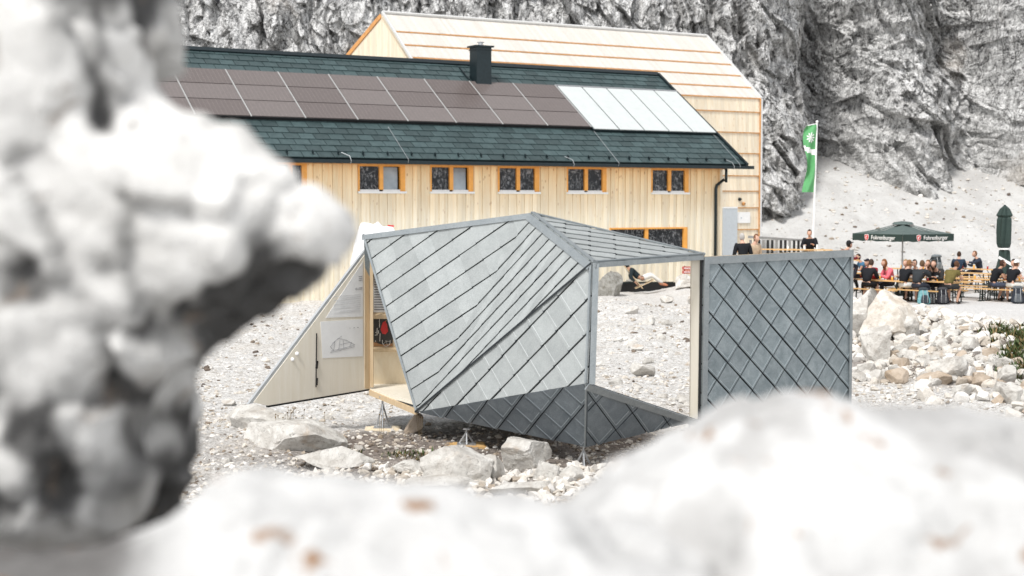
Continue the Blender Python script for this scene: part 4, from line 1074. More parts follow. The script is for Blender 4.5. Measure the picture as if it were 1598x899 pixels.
mb.build('back_roof', M['spruce_roof'], house)
M['pale_metal'] = simple('pale_flashing', (.68,.68,.67), .4, .2, .05)
for p_, q_ in ((hp(0,-.05,.08),hp(0,L2,.08)),(hp(-HL,0,.08),hp(-HL,L2,.08)),(hp(-HL,L2,.08),hp(0,L2,.08))):
    m_ = MB(); m_.bar(p_, q_, .10, .10, N2, 0, .5); m_.build('flashing', M['pale_metal'], house)
m_ = MB(); m_.bar(hp(-HL,L2,-.15)-U*.03, hp(-HL,L2,-.15)-U*.03+Gd*bp+Vector((0,0,-2.3)), .06, .22, (0,0,1), 0, .5); m_.build('verge_board', M['spruce_orange'], house)
Ho = Vector((HE.x, HE.y, 0))
hw = lambda a_, z_, d_=0.0: Vector((Ho.x,Ho.y,z_))+U*a_+NF*d_
def hh(px, py):
    q = hit(px, py, Ho, NF); return (q-Ho).dot(U), q.z
zs_ = [HE.z]+[hh(1150,y)[1] for y in (173.5,206,238.5,273.5,297.5,323.5,357.5)]+[hh(1150,392)[1], zg2_-.2]
mb = MB()
for j in range(len(zs_)-1):
    zt_, zb_ = zs_[j], zs_[j+1]; r = random.Random(50+j); x = -HL
    while x < -.01:
        e = min(x+r.uniform(.16,.26), 0); tt = r.random(); dz = r.uniform(0,.008)
        mb.add([hw(x+.004,zb_,.07+dz),hw(e-.004,zb_,.07+dz),hw(e-.004,zt_,.01+dz),hw(x+.004,zt_,.01+dz),hw(x+.004,zb_,.0),hw(e-.004,zb_,.0)],[(0,1,2,3),(4,5,1,0)],0,tt); x = e
    mb.box(hw(-HL/2,zb_-.025,.04), U*HL, NF*.05, (0,0,.05), 1, .5)
mb.poly([hw(-HL,zg2_-.2,-.02),hw(0,zg2_-.2,-.02),hw(0,HE.z,-.02),hw(-HL,HE.z,-.02)], .04, NF, 0, .5)
mb.build('wall', [M['spruce_pale'], M['spruce_orange']], house)
mb = MB(); mb.bar(hw(.0,zg2_,.06), hw(.0,HE.z,.06), .10, .12, NF, 0, .5); mb.build('corner_profile', M['pale_metal'], house)
mb = MB(); mb.bar(hw(-.09,zg2_,.10), hw(-.09,HE.z,.10), .06, .04, NF, 0, .5); mb.build('corner_board', M['spruce_orange'], house)
# gables
for a_ in (-HL, 0.0):
    m_ = MB(); top = Vector((*(hw(a_,0)+Gd*w2).xy, HR.z-.15)); bk2 = hw(a_,0)+Gd*(w2+bp-.1)
    m_.poly([hw(a_,zg2_-.2,0),hw(a_,HE.z-.05,0),top,Vector((bk2.x,bk2.y,HR.z-2.4)),Vector((bk2.x,bk2.y,zg2_-.2))], .05, U if a_ == 0 else -U, 0, .5)
    if a_ < 0:
        gp = lambda b_, z_, d_: hw(a_,z_)+Gd*b_-U*d_
        x = .2
        while x < w2+bp-.3:
            e = x+rnd.uniform(.14,.22); dn = lambda b_: (HE.z+(HR.z-HE.z)*b_/w2 if b_ < w2 else HR.z-2.3*(b_-w2)/bp)-.3
            m_.add([gp(x+.004,zg2_,.03),gp(e-.004,zg2_,.03),gp(e-.004,dn(e),.03),gp(x+.004,dn(x),.03)],[(3,2,1,0)],0,rnd.random()); x = e
    gw_ = m_.build('gable_wall', M['spruce_pale'], house)
def gh(px, py):
    q = hit(px, py, hw(-HL,0), U); q = q-hw(-HL,0); return q.dot(Gd), q.z
m_ = MB()
for (xa,ya,xb,yb) in ((562,66,609,60),(590,95,628,91.5)):
    b_, z_ = gh(xa,ya); c_, y_ = gh(xb,yb); m_.bar(gp(b_,z_,.06), gp(c_,z_,.06), .03, .06, -U, 0, .5)
m_.build('seam_board', M['spruce_orange'], house)
(b_, z_), (c_, y_) = gh(569,83), gh(584,96)
b_, c_ = max(b_,c_), min(b_,c_)
m_ = MB(); m_.box(gp((b_+c_)/2,(z_+y_)/2,.05), Gd*(b_-c_), U*.08, (0,0,z_-y_), 0, .5); wf = m_.build('window', M['slate_dark'], house)
m_ = MB(); m_.box(gp((b_+c_)/2,(z_+y_)/2,.095), Gd*(b_-c_-.14), U*.01, (0,0,z_-y_-.12), 0, .5); m_.build('pane', M['glass'], wf)
(b_, z_) = gh(599,70); m_ = MB(); m_.box(gp(b_,z_,.08), Gd*.08, U*.1, (0,0,.25), 0, .5); m_.build('wall_lamp', M['slate_dark'], house)
# things on the house wall right of the downpipe
(a0,z1_),(a1,z0_) = hh(1125,325), hh(1147,398)
m_ = MB(); m_.box(hw((a0+a1)/2,(z1_+zg2_)/2,.14), U*(a1-a0), NF*.06, (0,0,z1_-zg2_), 0, .5); m_.build('grey_door', M['grey_panel'], house)
m_ = MB(); m_.bar(hw(a0,z1_+.03,.15), hw(a1,z1_+.03,.15), .08, .07, NF, 0, .5); m_.build('door_head', M['white'], house)
(a0,z1_),(a1,z0_) = hh(1148,331), hh(1168.5,348)
m_ = MB(); m_.box(hw((a0+a1)/2,(z1_+z0_)/2,.10), U*(a1-a0), NF*.02, (0,0,z1_-z0_), 0, .5); sg = m_.build('sign', M['white'], house)
m_ = MB(); m_.tube([hw((a0+a1)/2-.15,(z1_+z0_)/2-.02,.11), hw((a0+a1)/2-.15,(z1_+z0_)/2-.02,.116)], .05, 10); m_.build('print', M['grey_panel'], sg)
for px, py, mt in ((1152.5,311,'slate_dark'),(1158.5,318,'spruce_orange')):
    a_, z_ = hh(px, py); m_ = MB(); c0 = hw(a_,z_,.07); m_.tube([c0, c0+NF*.06, c0+NF*.14], [.09,.09,.05], 12); o = m_.build('round_vent', M[mt], house)
    m_ = MB(); m_.tube([c0+NF*.141, c0+NF*.145], .035, 10); m_.build('vent_hole', M['black'], o)
# ================================================================= people
def skin(name, pts, edges, rad, mat, parent, root=0, sub=1, xy=None, extra=None):
    bm = bmesh.new(); ly = bm.verts.layers.skin.verify(); vs = [bm.verts.new(p) for p in pts]
    for a, b in edges: bm.edges.new((vs[a], vs[b]))
    for i, v in enumerate(vs):
        r_ = rad[i]; v[ly].radius = r_ if isinstance(r_, tuple) else (r_, r_)
    vs[root][ly].use_root = True
    me = bpy.data.meshes.new(name); bm.to_mesh(me); bm.free()
    o = bpy.data.objects.new(name+'_tmp', me); tmpc.objects.link(o)
    m1 = o.modifiers.new('s', 'SKIN'); m1.use_smooth_shade = True; m1.branch_smoothing = .3
    m2 = o.modifiers.new('u', 'SUBSURF'); m2.levels = sub; m2.render_levels = sub
    vl = tmps.view_layers[0]; vl.update(); dg = vl.depsgraph; dg.update()
    m = bpy.data.meshes.new_from_object(o.evaluated_get(dg)); bpy.data.objects.remove(o)
    if extra: 
        bm = bmesh.new(); bm.from_mesh(m)
        extra(bm); bm.to_mesh(m); bm.free()
    m.name = name; m.materials.clear()
    for x in (mat if isinstance(mat, list) else [mat]): m.materials.append(x)
    ob = bpy.data.objects.new(name, m); C.objects.link(ob); ob.parent = parent
    return ob
tmps = bpy.data.scenes.new('tmp'); tmpc = tmps.collection
SKIN = simple('skin', (.55,.33,.24), .6, 0, .06); SKIN2 = simple('tanned_skin', (.42,.23,.15), .6, 0, .06)
EYE = simple('eye', (.03,.025,.02), .3); LIP = simple('lip', (.42,.16,.13), .5)
_cm = {}
def cloth(col, nm='cloth'):
    if col not in _cm: _cm[col] = simple(nm, col, .85, 0, .18, 12, .3, .2)
    return _cm[col]
def head_pts(yaw, pitch, tilt, c):
    R_ = Matrix.Rotation(yaw,3,'Z') @ Matrix.Rotation(-pitch,3,'X') @ Matrix.Rotation(tilt,3,'Y')
    return lambda p: Vector(c)+R_ @ Vector(p)
def head_shape(v):
    x, y, z = v
    X, Y, Z = x*.074, y*.092, z*.118
    if z < -.1: X *= 1-.38*(-z-.1)**1.2; Y *= 1-.10*(-z)
    if y > .2 and z < -.25: Y += .008
    if y > .75 and abs(x) < .28 and -.45 < z < .12: Y += .020*(1-abs(x)/.28)*(1-abs(z+.22)/.35 if abs(z+.22) < .35 else 0)   # nose
    if y > .6 and .02 < z < .28 and .2 < abs(x) < .6: Y -= .008                                                     # sockets
    return (X, Y, Z)
def person(label, loc, rz, pose='sit', shirt=(.02,.02,.025), trousers=(.03,.03,.04), hair=(.05,.03,.02), hairstyle='short', sleeve='long', lean=.12, yaw=0.0, pitch=-.1, arm='table', shorts=False, sk=None, hat=None, shoe=(.02,.02,.02), seat=.47, group=None, armseed=0, glasses=False, hatc=(.02,.02,.02), spread=.10, scale=1.13):
    sk = sk or SKIN; r = random.Random(armseed+7)
    root = thing('person', label, 'person', loc, rz, group); root.scale = (scale,)*3
    if pose == 'sit':
        pel = Vector((0,0,seat+.10)); wa = Vector((0,.02+lean*.35,seat+.28)); ch = Vector((0,.02+lean,seat+.46)); nk = Vector((0,.04+lean*1.45,seat+.60)); hd = Vector((0,.06+lean*1.7,seat+.66))
        kn = [Vector((s*(.09+spread),.44,seat+.05)) for s in (-1,1)]; an = [Vector((s*(.09+spread*1.1),.40+r.uniform(-.14,.12),.09)) for s in (-1,1)]
        hip = [Vector((s*.09,.03,seat+.08)) for s in (-1,1)]
    elif pose == 'lounge':
        pel = Vector((0,0,.30)); wa = Vector((0,-.17,.42)); ch = Vector((0,-.33,.56)); nk = Vector((0,-.44,.68)); hd = Vector((0,-.48,.74))
        kn = [Vector((-.12,.40,.46)), Vector((.12,.42,.42))]; an = [Vector((-.12,.72,.12)), Vector((.14,.80,.12))]; hip = [Vector((s*.09,.03,.30)) for s in (-1,1)]
    sh = [ch+Vector((s*.185,0,.05)) for s in (-1,1)]
    ax = (nk-ch).normalized()
    el, wr_ = [], []
    for k, s in enumerate((-1,1)):
        mode = arm if isinstance(arm, str) else arm[k]
        if mode == 'table': e_ = sh[k]+Vector((s*.06,.14,-.24)); w_ = e_+Vector((-s*.10,.22,.05+r.uniform(0,.04)))
        elif mode == 'face': e_ = sh[k]+Vector((s*.08,.20,-.16)); w_ = hd+Vector((s*.09,.10,-.06))
        elif mode == 'reach': e_ = sh[k]+Vector((s*.05,.22,-.10)); w_ = e_+Vector((-s*.04,.25,.03))
        elif mode == 'down': e_ = sh[k]+Vector((s*.07,-.02,-.27)); w_ = e_+Vector((0,.16,-.17))
        else: e_ = sh[k]+Vector((s*.08,.10,-.25)); w_ = e_+Vector((-s*.12,.20,-.04))
        el.append(e_); wr_.append(w_)
    # body: one continuous skinned figure
    pts = [pel, wa, ch, nk, hd]; ed = [(0,1),(1,2),(2,3),(3,4)]; rad = [(.125,.10),(.115,.085),(.135,.095),(.052,.052),(.05,.055)]
    def addc(frm, ps, rs):
        for p_, r_ in zip(ps, rs): pts.append(Vector(p_)); rad.append(r_); ed.append((frm, len(pts)-1)); frm = len(pts)-1
        return frm
    for k, s in enumerate((-1,1)):
        hp_ = addc(0, [hip[k], (hip[k]+kn[k])/2, kn[k], (kn[k]*.62+an[k]*.38), an[k]], [.085,.078,.056,.054,.036])
        toe = an[k]+Vector((s*.02,.15,-.05)); addc(hp_, [an[k]+Vector((0,.03,-.045)), toe], [.036,.028])
        wri = addc(2, [sh[k], (sh[k]+el[k])/2, el[k], (el[k]+wr_[k])/2, wr_[k]], [.058,.046,.038,.036,.026])
        fd = (wr_[k]-el[k]).normalized(); sdv = fd.cross(Vector((0,0,1))).normalized()*s*-1; dn = Vector((0,0,-1)) if mode != 'face' else Vector((0,.3,.8))
        pm = addc(wri, [wr_[k]+fd*.05], [(.034,.018)])
        for q_, ln in zip((-.027,-.009,.009,.026), (.062,.075,.070,.052)):
            b0_ = wr_[k]+fd*.085+sdv*q_; addc(pm, [b0_, b0_+fd*ln*.55+dn*.008, b0_+fd*ln*.8+dn*.03], [.0095,.0085,.007])
        addc(pm, [wr_[k]+fd*.04-sdv*.042, wr_[k]+fd*.075-sdv*.055+dn*.01], [.011,.009])
    hc = hd+Vector((0,.015,.075)); T_ = head_pts(yaw, pitch, 0, hc)
    def extra(bm):
        v, f = ico_arr(3)
        vv = [bm.verts.new(T_(head_shape(q))) for q in v]
        for q in f:
            try: fc = bm.faces.new([vv[i] for i in q]); fc.smooth = True
            except ValueError: pass
        def blob(c, rr, mi):
            v2, f2 = ico_arr(1); w2_ = [bm.verts.new(T_((c[0]+q[0]*rr[0], c[1]+q[1]*rr[1], c[2]+q[2]*rr[2]))) for q in v2]
            for q in f2: fc = bm.faces.new([w2_[i] for i in q]); fc.material_index = mi; fc.smooth = True
        for s in (-1,1):
            blob((s*.030,.079,.014), (.010,.006,.007), 1); blob((s*.075,-.005,-.005), (.010,.018,.028), 0)
        blob((0,.087,-.062), (.022,.006,.007), 2)
    body = skin('body', pts, ed, rad, [sk, EYE, LIP], root, extra=extra)
    # hair / cap
    v, f = ico_arr(3); mb = MB(); keep = []
    hv = []
    for q in v:
        h3 = Vector(head_shape(q))*1.09; h3.z += .006
        if hairstyle in ('long','bob') and q[2] < .1 and q[1] < .35: h3.x *= 1.12; h3.y = min(h3.y, .02)-.012; h3.z *= (1.9 if hairstyle == 'long' else 1.25)
        if hairstyle == 'curly': h3 *= 1.10+.06*math.sin(q[0]*9+q[2]*11)
        hv.append(T_(h3))
    for q in f:
        c = sum((Vector(v[i]) for i in q), Vector())/3
        face = c.y > (.30 if c.z > -.1 else -.05) and c.z < .48 + .2*(c.y < .6)
        if hairstyle in ('long','bob'): face = c.y > .25 and c.z < .5
        else: face = face or c.z < -.45
        if not face: keep.append(tuple(int(i) for i in q))
    if hairstyle != 'bald':
        mb.add(hv, keep, 0, .5)
        if hairstyle == 'bun': mb.ico(T_((0,-.11,.07)), (.045,.045,.045), 2)
        mb.build('hair', cloth(hair, 'hair'), root, True, local=False)
    if hat:
        mb = MB(); cv = [T_(Vector(head_shape(q))*1.16+Vector((0,0,.012))) for q in v]
        kp = [tuple(int(i) for i in q) for q in f if sum(v[i][2] for i in q)/3 > .22]
        mb.add(cv, kp, 0, .5)
        if hat == 'cap': 
            mb.poly([T_((x_, y_, .035)) for x_, y_ in ((-.07,.075),(.07,.075),(.055,.15),(0,.17),(-.055,.15))], .008, T_((0,0,1))-T_((0,0,0)), 0, .5)
        if hat == 'hood':
            mb = MB(); cv = [T_(Vector(head_shape(q))*1.25+Vector((0,-.012,-.0))) for q in v]
            kp = [tuple(int(i) for i in q) for q in f if not (sum(v[i][1] for i in q)/3 > .45 and sum(v[i][2] for i in q)/3 < .6)]
            mb.add(cv, kp, 0, .5)
        mb.build('cap' if hat == 'cap' else 'hood', cloth(hatc, 'hat'), root, True, local=False)
    if glasses:
        mb = MB()
        for s in (-1,1): mb.box(T_((s*.032,.100,.014)), T_((.045,0,0))-T_((0,0,0)), T_((0,.006,0))-T_((0,0,0)), T_((0,0,.026))-T_((0,0,0)), 0, .5)
        mb.bar(T_((-.07,.096,.02)), T_((.07,.096,.02)), .006, .005); mb.build('glasses', EYE, root, local=False)
    # garments
    s_sh = lambda k: 0
    P_ = [pel+Vector((0,0,.02)), wa, ch, ch+(nk-ch)*.55]; ed2 = [(0,1),(1,2),(2,3)]; ra2 = [(.160,.135),(.165,.130),(.195,.140),(.092,.092)]
    for k in range(2):
        ps = [sh[k]+Vector((s_sh(k),0,.012)), (sh[k]+el[k])/2] + ([el[k], (el[k]+wr_[k])/2, el[k]*.12+wr_[k]*.88] if sleeve == 'long' else [])
        rs_ = [.098,.080]+([.062,.050,.040] if sleeve == 'long' else []); fr = 2
        for p_, r_ in zip(ps, rs_): P_.append(p_); ra2.append(r_); ed2.append((fr, len(P_)-1)); fr = len(P_)-1
    skin('jacket' if sleeve == 'long' else 't_shirt', P_, ed2, ra2, cloth(shirt), root)
    P_ = [pel+Vector((0,0,.03)), pel]; ed2 = [(0,1)]; ra2 = [(.140,.115),(.145,.125)]
    for k in range(2):
        ps = [hip[k], (hip[k]+kn[k])/2, kn[k]*.92+hip[k]*.08 if shorts else kn[k]] + ([] if shorts else [kn[k]*.5+an[k]*.5, an[k]+Vector((0,0,.03))])
        rs_ = [.100,.096,.078]+([] if shorts else [.066,.055]); fr = 1
        for p_, r_ in zip(ps, rs_): P_.append(p_); ra2.append(r_); ed2.append((fr, len(P_)-1)); fr = len(P_)-1
    skin('shorts' if shorts else 'trousers', P_, ed2, ra2, cloth(trousers), root)
    for k, s in enumerate((-1,1)):
        skin('shoe', [an[k]+Vector((0,-.03,-.035)), an[k]+Vector((0,.05,-.04)), an[k]+Vector((s*.02,.17,-.055)), an[k]+Vector((0,0,.03))], [(0,1),(1,2),(1,3)], [.045,.048,.034,.042], cloth(shoe), root, 1)
    return root
# ================================================================= beer garden furniture
M['table_wood'] = wood_mat('orange_table_wood', (.66,.38,.14), (.80,.52,.24), .3, (1,0,0), .4, .2)
M['table_green'] = simple('dark_green_frame', (.015,.025,.02), .45, .3, .1)
def make_table(nm, label, cat, L_, W_, H_):
    root = thing(nm, label, cat)
    mb = MB(); n = 2 if W_ > .35 else 1
    for k in range(n): mb.box((0,(k-(n-1)/2)*W_/n,H_-.014), (L_,0,0), (0,W_/n-.004,0), (0,0,.028))
    for s in (-1,1): mb.box((s*(L_/2-.06),0,H_-.04), (.05,0,0), (0,W_*.9,0), (0,0,.03))
    mb.build('table_top' if W_ > .35 else 'seat', M['table_wood'], root)
    for s in (-1,1):
        x = s*(L_/2-.28)
        for t_ in (-1,1):
            mb = MB(); mb.bar((x,t_*W_*.36,H_-.03), (x,t_*W_*.42,.0), .035, .035, (1,0,0)); mb.box((x,t_*W_*.42,.015), (.12,0,0), (0,.05,0), (0,0,.03)); mb.build('leg', M['table_green'], root)
        mb = MB(); mb.bar((x,-W_*.4,H_*.35), (x,W_*.4,H_*.35), .025, .02, (0,0,1)); mb.bar((x,0,H_*.35), (x-s*.32,0,H_-.04), .022, .022, (0,1,0)); mb.build('brace', M['table_green'], root)
    return root
T0 = make_table('beer_table', 'x', 'table', 2.2, .60, .76)
B0 = make_table('beer_bench', 'x', 'bench', 2.2, .26, .46)
TG, BG = 'orange beer tables on the gravel terrace', 'orange beer benches on the gravel terrace'
usedT, usedB = [0], [0]
def put(proto, flag, x, y, z, rz, label, group):
    if not flag[0]:
        flag[0] = 1; proto.location = (x,y,z); proto.rotation_euler = (0,0,rz); proto['label'] = label; proto['group'] = group; return proto
    return dup(proto, (x,y,z), rz, label, group)
AX = math.radians(-46)
ux, uy = math.cos(AX), math.sin(AX)          # table long axis; towards the viewer at the right
DZ = CZ-2.55                                  # deck height
def gz(x, y): return g(x, y)
def at(px, Y): return (px-CX)/F*Y*1.0
tables = {
 'A': (1374, 51.2, 'beer table of the cap wearer and the woman in pink, leftmost in the front row', 1, 1),
 'Bt': (1450, 50.4, 'crowded beer table below the open parasol with the man in olive shirt', 1, 1),
 'Ct': (1519, 52.2, 'empty beer table between the olive shirt man and the diners at right', 1, 1),
 'Dt': (1582, 50.8, 'rightmost beer table, in front of the closed parasol', 1, 1),
 'Et': (1510, 57.2, 'long beer table in front of the man in navy jacket seen from behind', 1, 1),
 'Ft': (1524, 60.8, 'beer table between the two men by the big backpack', 1, 1),
 'Gt': (1424, 60.5, 'empty beer table behind the open parasol pole', 1, 1),
 'Ht': (1338, 57.0, 'beer table of the man in blue T-shirt left behind the parasol', 0, 1),
}
tp_ = {}
short = {'A':'table of the woman in pink, leftmost in front','Bt':'crowded table below the open parasol','Ct':'empty table in the front row','Dt':'rightmost table','Et':'long table before the navy jacket','Gt':'table behind the parasol pole','Ht':'table of the man in blue','Ft':'table between the two men'}
for k, (px, Y, lab, nb_, fb_) in tables.items():
    x = at(px, Y); z = gz(x, Y); tp_[k] = (x, Y, z)
    put(T0, usedT, x, Y, z, AX, lab, TG)
    nx_, ny_ = math.sin(AX)*1, -math.cos(AX)   # towards the viewer side
    nick = lab.split(',')[0].replace('beer table', 'table')
    for fl_, sg_, w_ in ((nb_, 1, 'near'), (fb_, -1, 'far')):
        if fl_:
            bx, by = x+sg_*nx_*.72, Y+sg_*ny_*.72
            put(B0, usedB, bx, by, gz(bx,by), AX, 'bench on the %s side of the %s' % (w_, short[k]), BG)
def seat_at(key, px, side, **kw):
    x0, y0, z0 = tp_[key]
    nx_, ny_ = math.sin(AX), -math.cos(AX)
    s_ = 1 if side == 'near' else -1
    cx_, cy_ = x0+s_*nx_*.70, y0+s_*ny_*.70
    # slide along bench so the figure appears at px
    k_ = (px-CX)/F; t_ = (k_*cy_-cx_)/(ux-k_*uy)
    t_ = max(-1.15, min(1.15, t_)); x, y = cx_+ux*t_, cy_+uy*t_
    rz = AX if side == 'near' else AX+math.pi
    return x, y, gz(x, y), rz
def sitter(key, px, side, label, drz=0, **kw):
    x, y, z, rz = seat_at(key, px, side)
    return person(label, (x, y, z), rz+drz, **kw)
BL=(.012,.013,.016); NAVY=(.02,.035,.06)
sitter('A', 1352, 'near', 'person in black jacket and shorts seen from behind at the leftmost front bench', shirt=BL, trousers=(.012,.012,.014), shorts=True, hair=(.06,.04,.03), drz=.15, lean=.2, armseed=1)
sitter('A', 1367, 'far', 'person in dark cap and red jacket bending over the table', shirt=(.28,.02,.03), hat='cap', hatc=(.02,.02,.03), lean=.26, pitch=-.5, armseed=2)
sitter('A', 1393, 'far', 'woman in bright pink jacket with long reddish hair facing left', shirt=(.75,.16,.20), hair=(.20,.08,.03), hairstyle='long', drz=-.6, lean=.12, armseed=3)
sitter('Bt', 1409, 'near', 'person in black T-shirt and white shorts seen from behind below the parasol pole', shirt=BL, sleeve='short', trousers=(.6,.6,.58), shorts=True, hair=(.22,.11,.05), drz=-.2, lean=.14, armseed=4)
sitter('Bt', 1430, 'near', 'person in charcoal jacket with raised hand, seen from behind', shirt=(.03,.034,.038), trousers=(.03,.035,.05), hair=(.12,.07,.04), arm=('table','face'), lean=.18, armseed=5)
sitter('Bt', 1434, 'far', 'man with dark hair and glasses in pale shirt facing the camera', shirt=(.42,.48,.50), sleeve='short', hair=(.02,.015,.01), glasses=True, arm=('table','face'), lean=.10, armseed=6)
sitter('Bt', 1459, 'far', 'woman with brown hair and black and white top facing the camera', shirt=(.03,.03,.035), hair=(.18,.09,.04), hairstyle='bob', lean=.2, pitch=-.3, armseed=7)
sitter('Bt', 1479, 'near', 'man in olive green T-shirt hunched over the table', shirt=(.13,.105,.035), sleeve='short', trousers=(.03,.03,.03), shorts=True, hair=(.10,.05,.03), lean=.30, pitch=-.6, sk=SKIN2, armseed=8)
sitter('Bt', 1417, 'far', 'fair haired person facing the camera, half hidden behind the black T-shirt', shirt=(.35,.33,.32), hair=(.36,.24,.12), lean=.12, pitch=-.2, armseed=31)
sitter('Bt', 1469, 'far', 'person with long dark hair in black half hidden by the olive shirt man', shirt=(.03,.03,.03), hair=(.06,.035,.02), hairstyle='long', lean=.22, pitch=-.3, armseed=32)
sitter('Ft', 1496, 'near', 'man in navy jacket sitting with his back turned above the long table', shirt=NAVY, hair=(.05,.03,.02), drz=.4, lean=.10, armseed=9)
sitter('Ft', 1531, 'far', 'man in dark blue jacket facing left towards a beer glass', shirt=(.03,.04,.06), hair=(.16,.08,.04), drz=-.7, lean=.10, arm=('reach','table'), armseed=10)
sitter('Dt', 1549, 'near', 'man in black T-shirt and dark shorts eating, turned to the right', shirt=BL, sleeve='short', trousers=(.05,.06,.09), shorts=True, hair=(.06,.03,.02), drz=-.7, lean=.16, pitch=-.4, sk=SKIN2, armseed=11)
sitter('Dt', 1577, 'near', 'person in black T-shirt and white cap seen from behind', shirt=BL, sleeve='short', trousers=(.55,.55,.52), shorts=True, hat='cap', hatc=(.7,.7,.68), hair=(.1,.05,.03), lean=.12, drz=-.3, armseed=12)
sitter('Dt', 1589, 'far', 'person with black hair in white shirt at the right edge', shirt=(.72,.73,.75), sleeve='short', trousers=(.3,.3,.3), hair=(.015,.012,.01), lean=.08, drz=-.2, armseed=13)
sitter('Ht', 1350, 'far', 'man in blue T-shirt facing left with bare forearms on the table', shirt=(.06,.16,.28), sleeve='short', hair=(.03,.02,.015), drz=-.7, lean=.10, sk=SKIN2, armseed=14)
# wooden deck beside the tall house with railing
dk = MB(); dk.poly([Vector((x_,y_,DZ)) for x_,y_ in ((6.95,46.4),(11.15,46.8),(12.35,52.2),(12.9,59.8),(9.2,59.8))], 1.25, (0,0,1), 0, .5)
o = dk.build('terrace_deck', M['ply']); tag(o, kind='structure')
fx0, fx1 = P(1188,371,58), P(1262,378,57.5)
fc = thing('wooden_fence', 'grey weathered slat fence behind the small deck beside the tall house', 'fence', (fx0.x, 58, DZ))
M['grey_wood'] = simple('weathered_wood', (.20,.20,.20), .8, 0, .25, 6)
f0, f1 = Vector((fx0.x-.5,58.2,DZ)), Vector((fx1.x,57.4,DZ))
m_ = MB(); m_.bar(f0+Vector((0,0,1.12)), f1+Vector((0,0,.98)), .10, .13, (0,-1,0), 0, .5); m_.build('top_rail', M['grey_wood'], fc)
m_ = MB(); m_.bar(f0+Vector((0,0,.3)), f1+Vector((0,0,.3)), .06, .10, (0,-1,0), 0, .5); m_.build('lower_rail', M['grey_wood'], fc)
for k in range(14):
    q = f0.lerp(f1, (k+.5)/14); m_ = MB(); m_.box(q+Vector((0,-.07,.5)), (.10,0,0), (0,.03,0), (0,0,1.0)); m_.build('slat', M['black'] if k % 3 else M['grey_wood'], fc)
x = at(1252, 53.6); put(T0, usedT, x, 53.6, DZ, math.radians(-8), 'beer table on the deck in front of the grey fence, with drinks', TG); tp_['K'] = (x, 53.6, DZ)
x2 = at(1198, 54.2); put(T0, usedT, x2, 54.2, DZ, math.radians(-8), 'empty beer table at the house corner on the deck', TG)
put(B0, usedB, x2, 53.4, DZ, math.radians(-8), 'beer bench beside the empty deck table at the house corner', BG)
put(B0, usedB, x, 54.4, DZ, math.radians(-8), 'beer bench behind the drinks table on the deck', BG)
person('man with dark hair in open black jacket alone at the deck table', (at(1264,54.3), 54.3, DZ), math.pi-.3, shirt=BL, hair=(.05,.03,.02), lean=.08, arm=('table','table'), armseed=20)
x = at(1314, 51.5); bch = put(B0, usedB, x-.5, 51.5, DZ, math.radians(-8), 'beer bench under the person in a black cap behind the metal door', BG)
person('person in black cap and dark red top peeking above the metal door', (x, 51.5, DZ-.36), -1.2, shirt=(.16,.02,.03), hair=(.02,.015,.012), hat='cap', hatc=(.015,.015,.017), lean=.12, pitch=-.35, armseed=21)
x = at(1166, 47.6); put(B0, usedB, x, 47.6, DZ, 0, 'beer bench against the tall house wall beside the grey door', BG)
person('person in black down jacket with grey hair, back to the camera by the house wall', (at(1160,47.4), 47.4, DZ), .1, shirt=BL, hair=(.40,.38,.36), lean=.05, armseed=22, arm='down')
person('person with brown hair, only the head visible beside the black down jacket', (at(1174.5,47.9), 47.9, DZ-.03), math.pi+.6, shirt=(.55,.42,.30), hair=(.14,.06,.03), lean=.05, armseed=23, arm='down')
# deckchair with reclining person by the wall foot
qd = P(1003,447,57.0); zd = gz(qd.x, 57.0)+.02
zd = max(zd, P(1003,450,57).z)
dc = thing('deckchair', 'wooden deckchair by the black trough at the lodge wall', 'chair', (qd.x-.1, 57.0, zd), -math.pi/2)
dc.scale = (.85,.85,.85)
m_ = MB()
for s in (-1,1):
    m_.bar((s*.30,-.75,1.05), (s*.30,.10,.0), .035, .03, (1,0,0)); m_.bar((s*.27,-.25,.0), (s*.27,.60,.40), .035, .03, (1,0,0))
m_.bar((-.3,-.75,1.05), (.3,-.75,1.05), .04, .03); m_.bar((-.3,.60,.40), (.3,.60,.40), .04, .03)
m_.build('frame', M['ply_edge'], dc, local=False)
m_ = MB(); sl = [(-.72,1.02),(-.50,.66),(-.30,.42),(0,.22),(.30,.26),(.60,.40)]
for (y0,z0),(y1,z1) in zip(sl[:-1], sl[1:]): m_.bar((0,y0,z0-.03), (0,y1,z1-.03), .5, .012, (0,0,1))
m_.build('canvas', cloth((.55,.52,.46)), dc, local=False)
person('person in black hooded jacket and pale trousers reclining in the deckchair', (qd.x-.1, 57.0, zd+.06), -math.pi/2, pose='lounge', shirt=(.02,.03,.035), trousers=(.62,.60,.56), hair=(.05,.03,.02), hat='hood', hatc=(.02,.025,.03), sk=SKIN2, yaw=.3, pitch=-.1, arm='down', shoe=(.45,.18,.10))
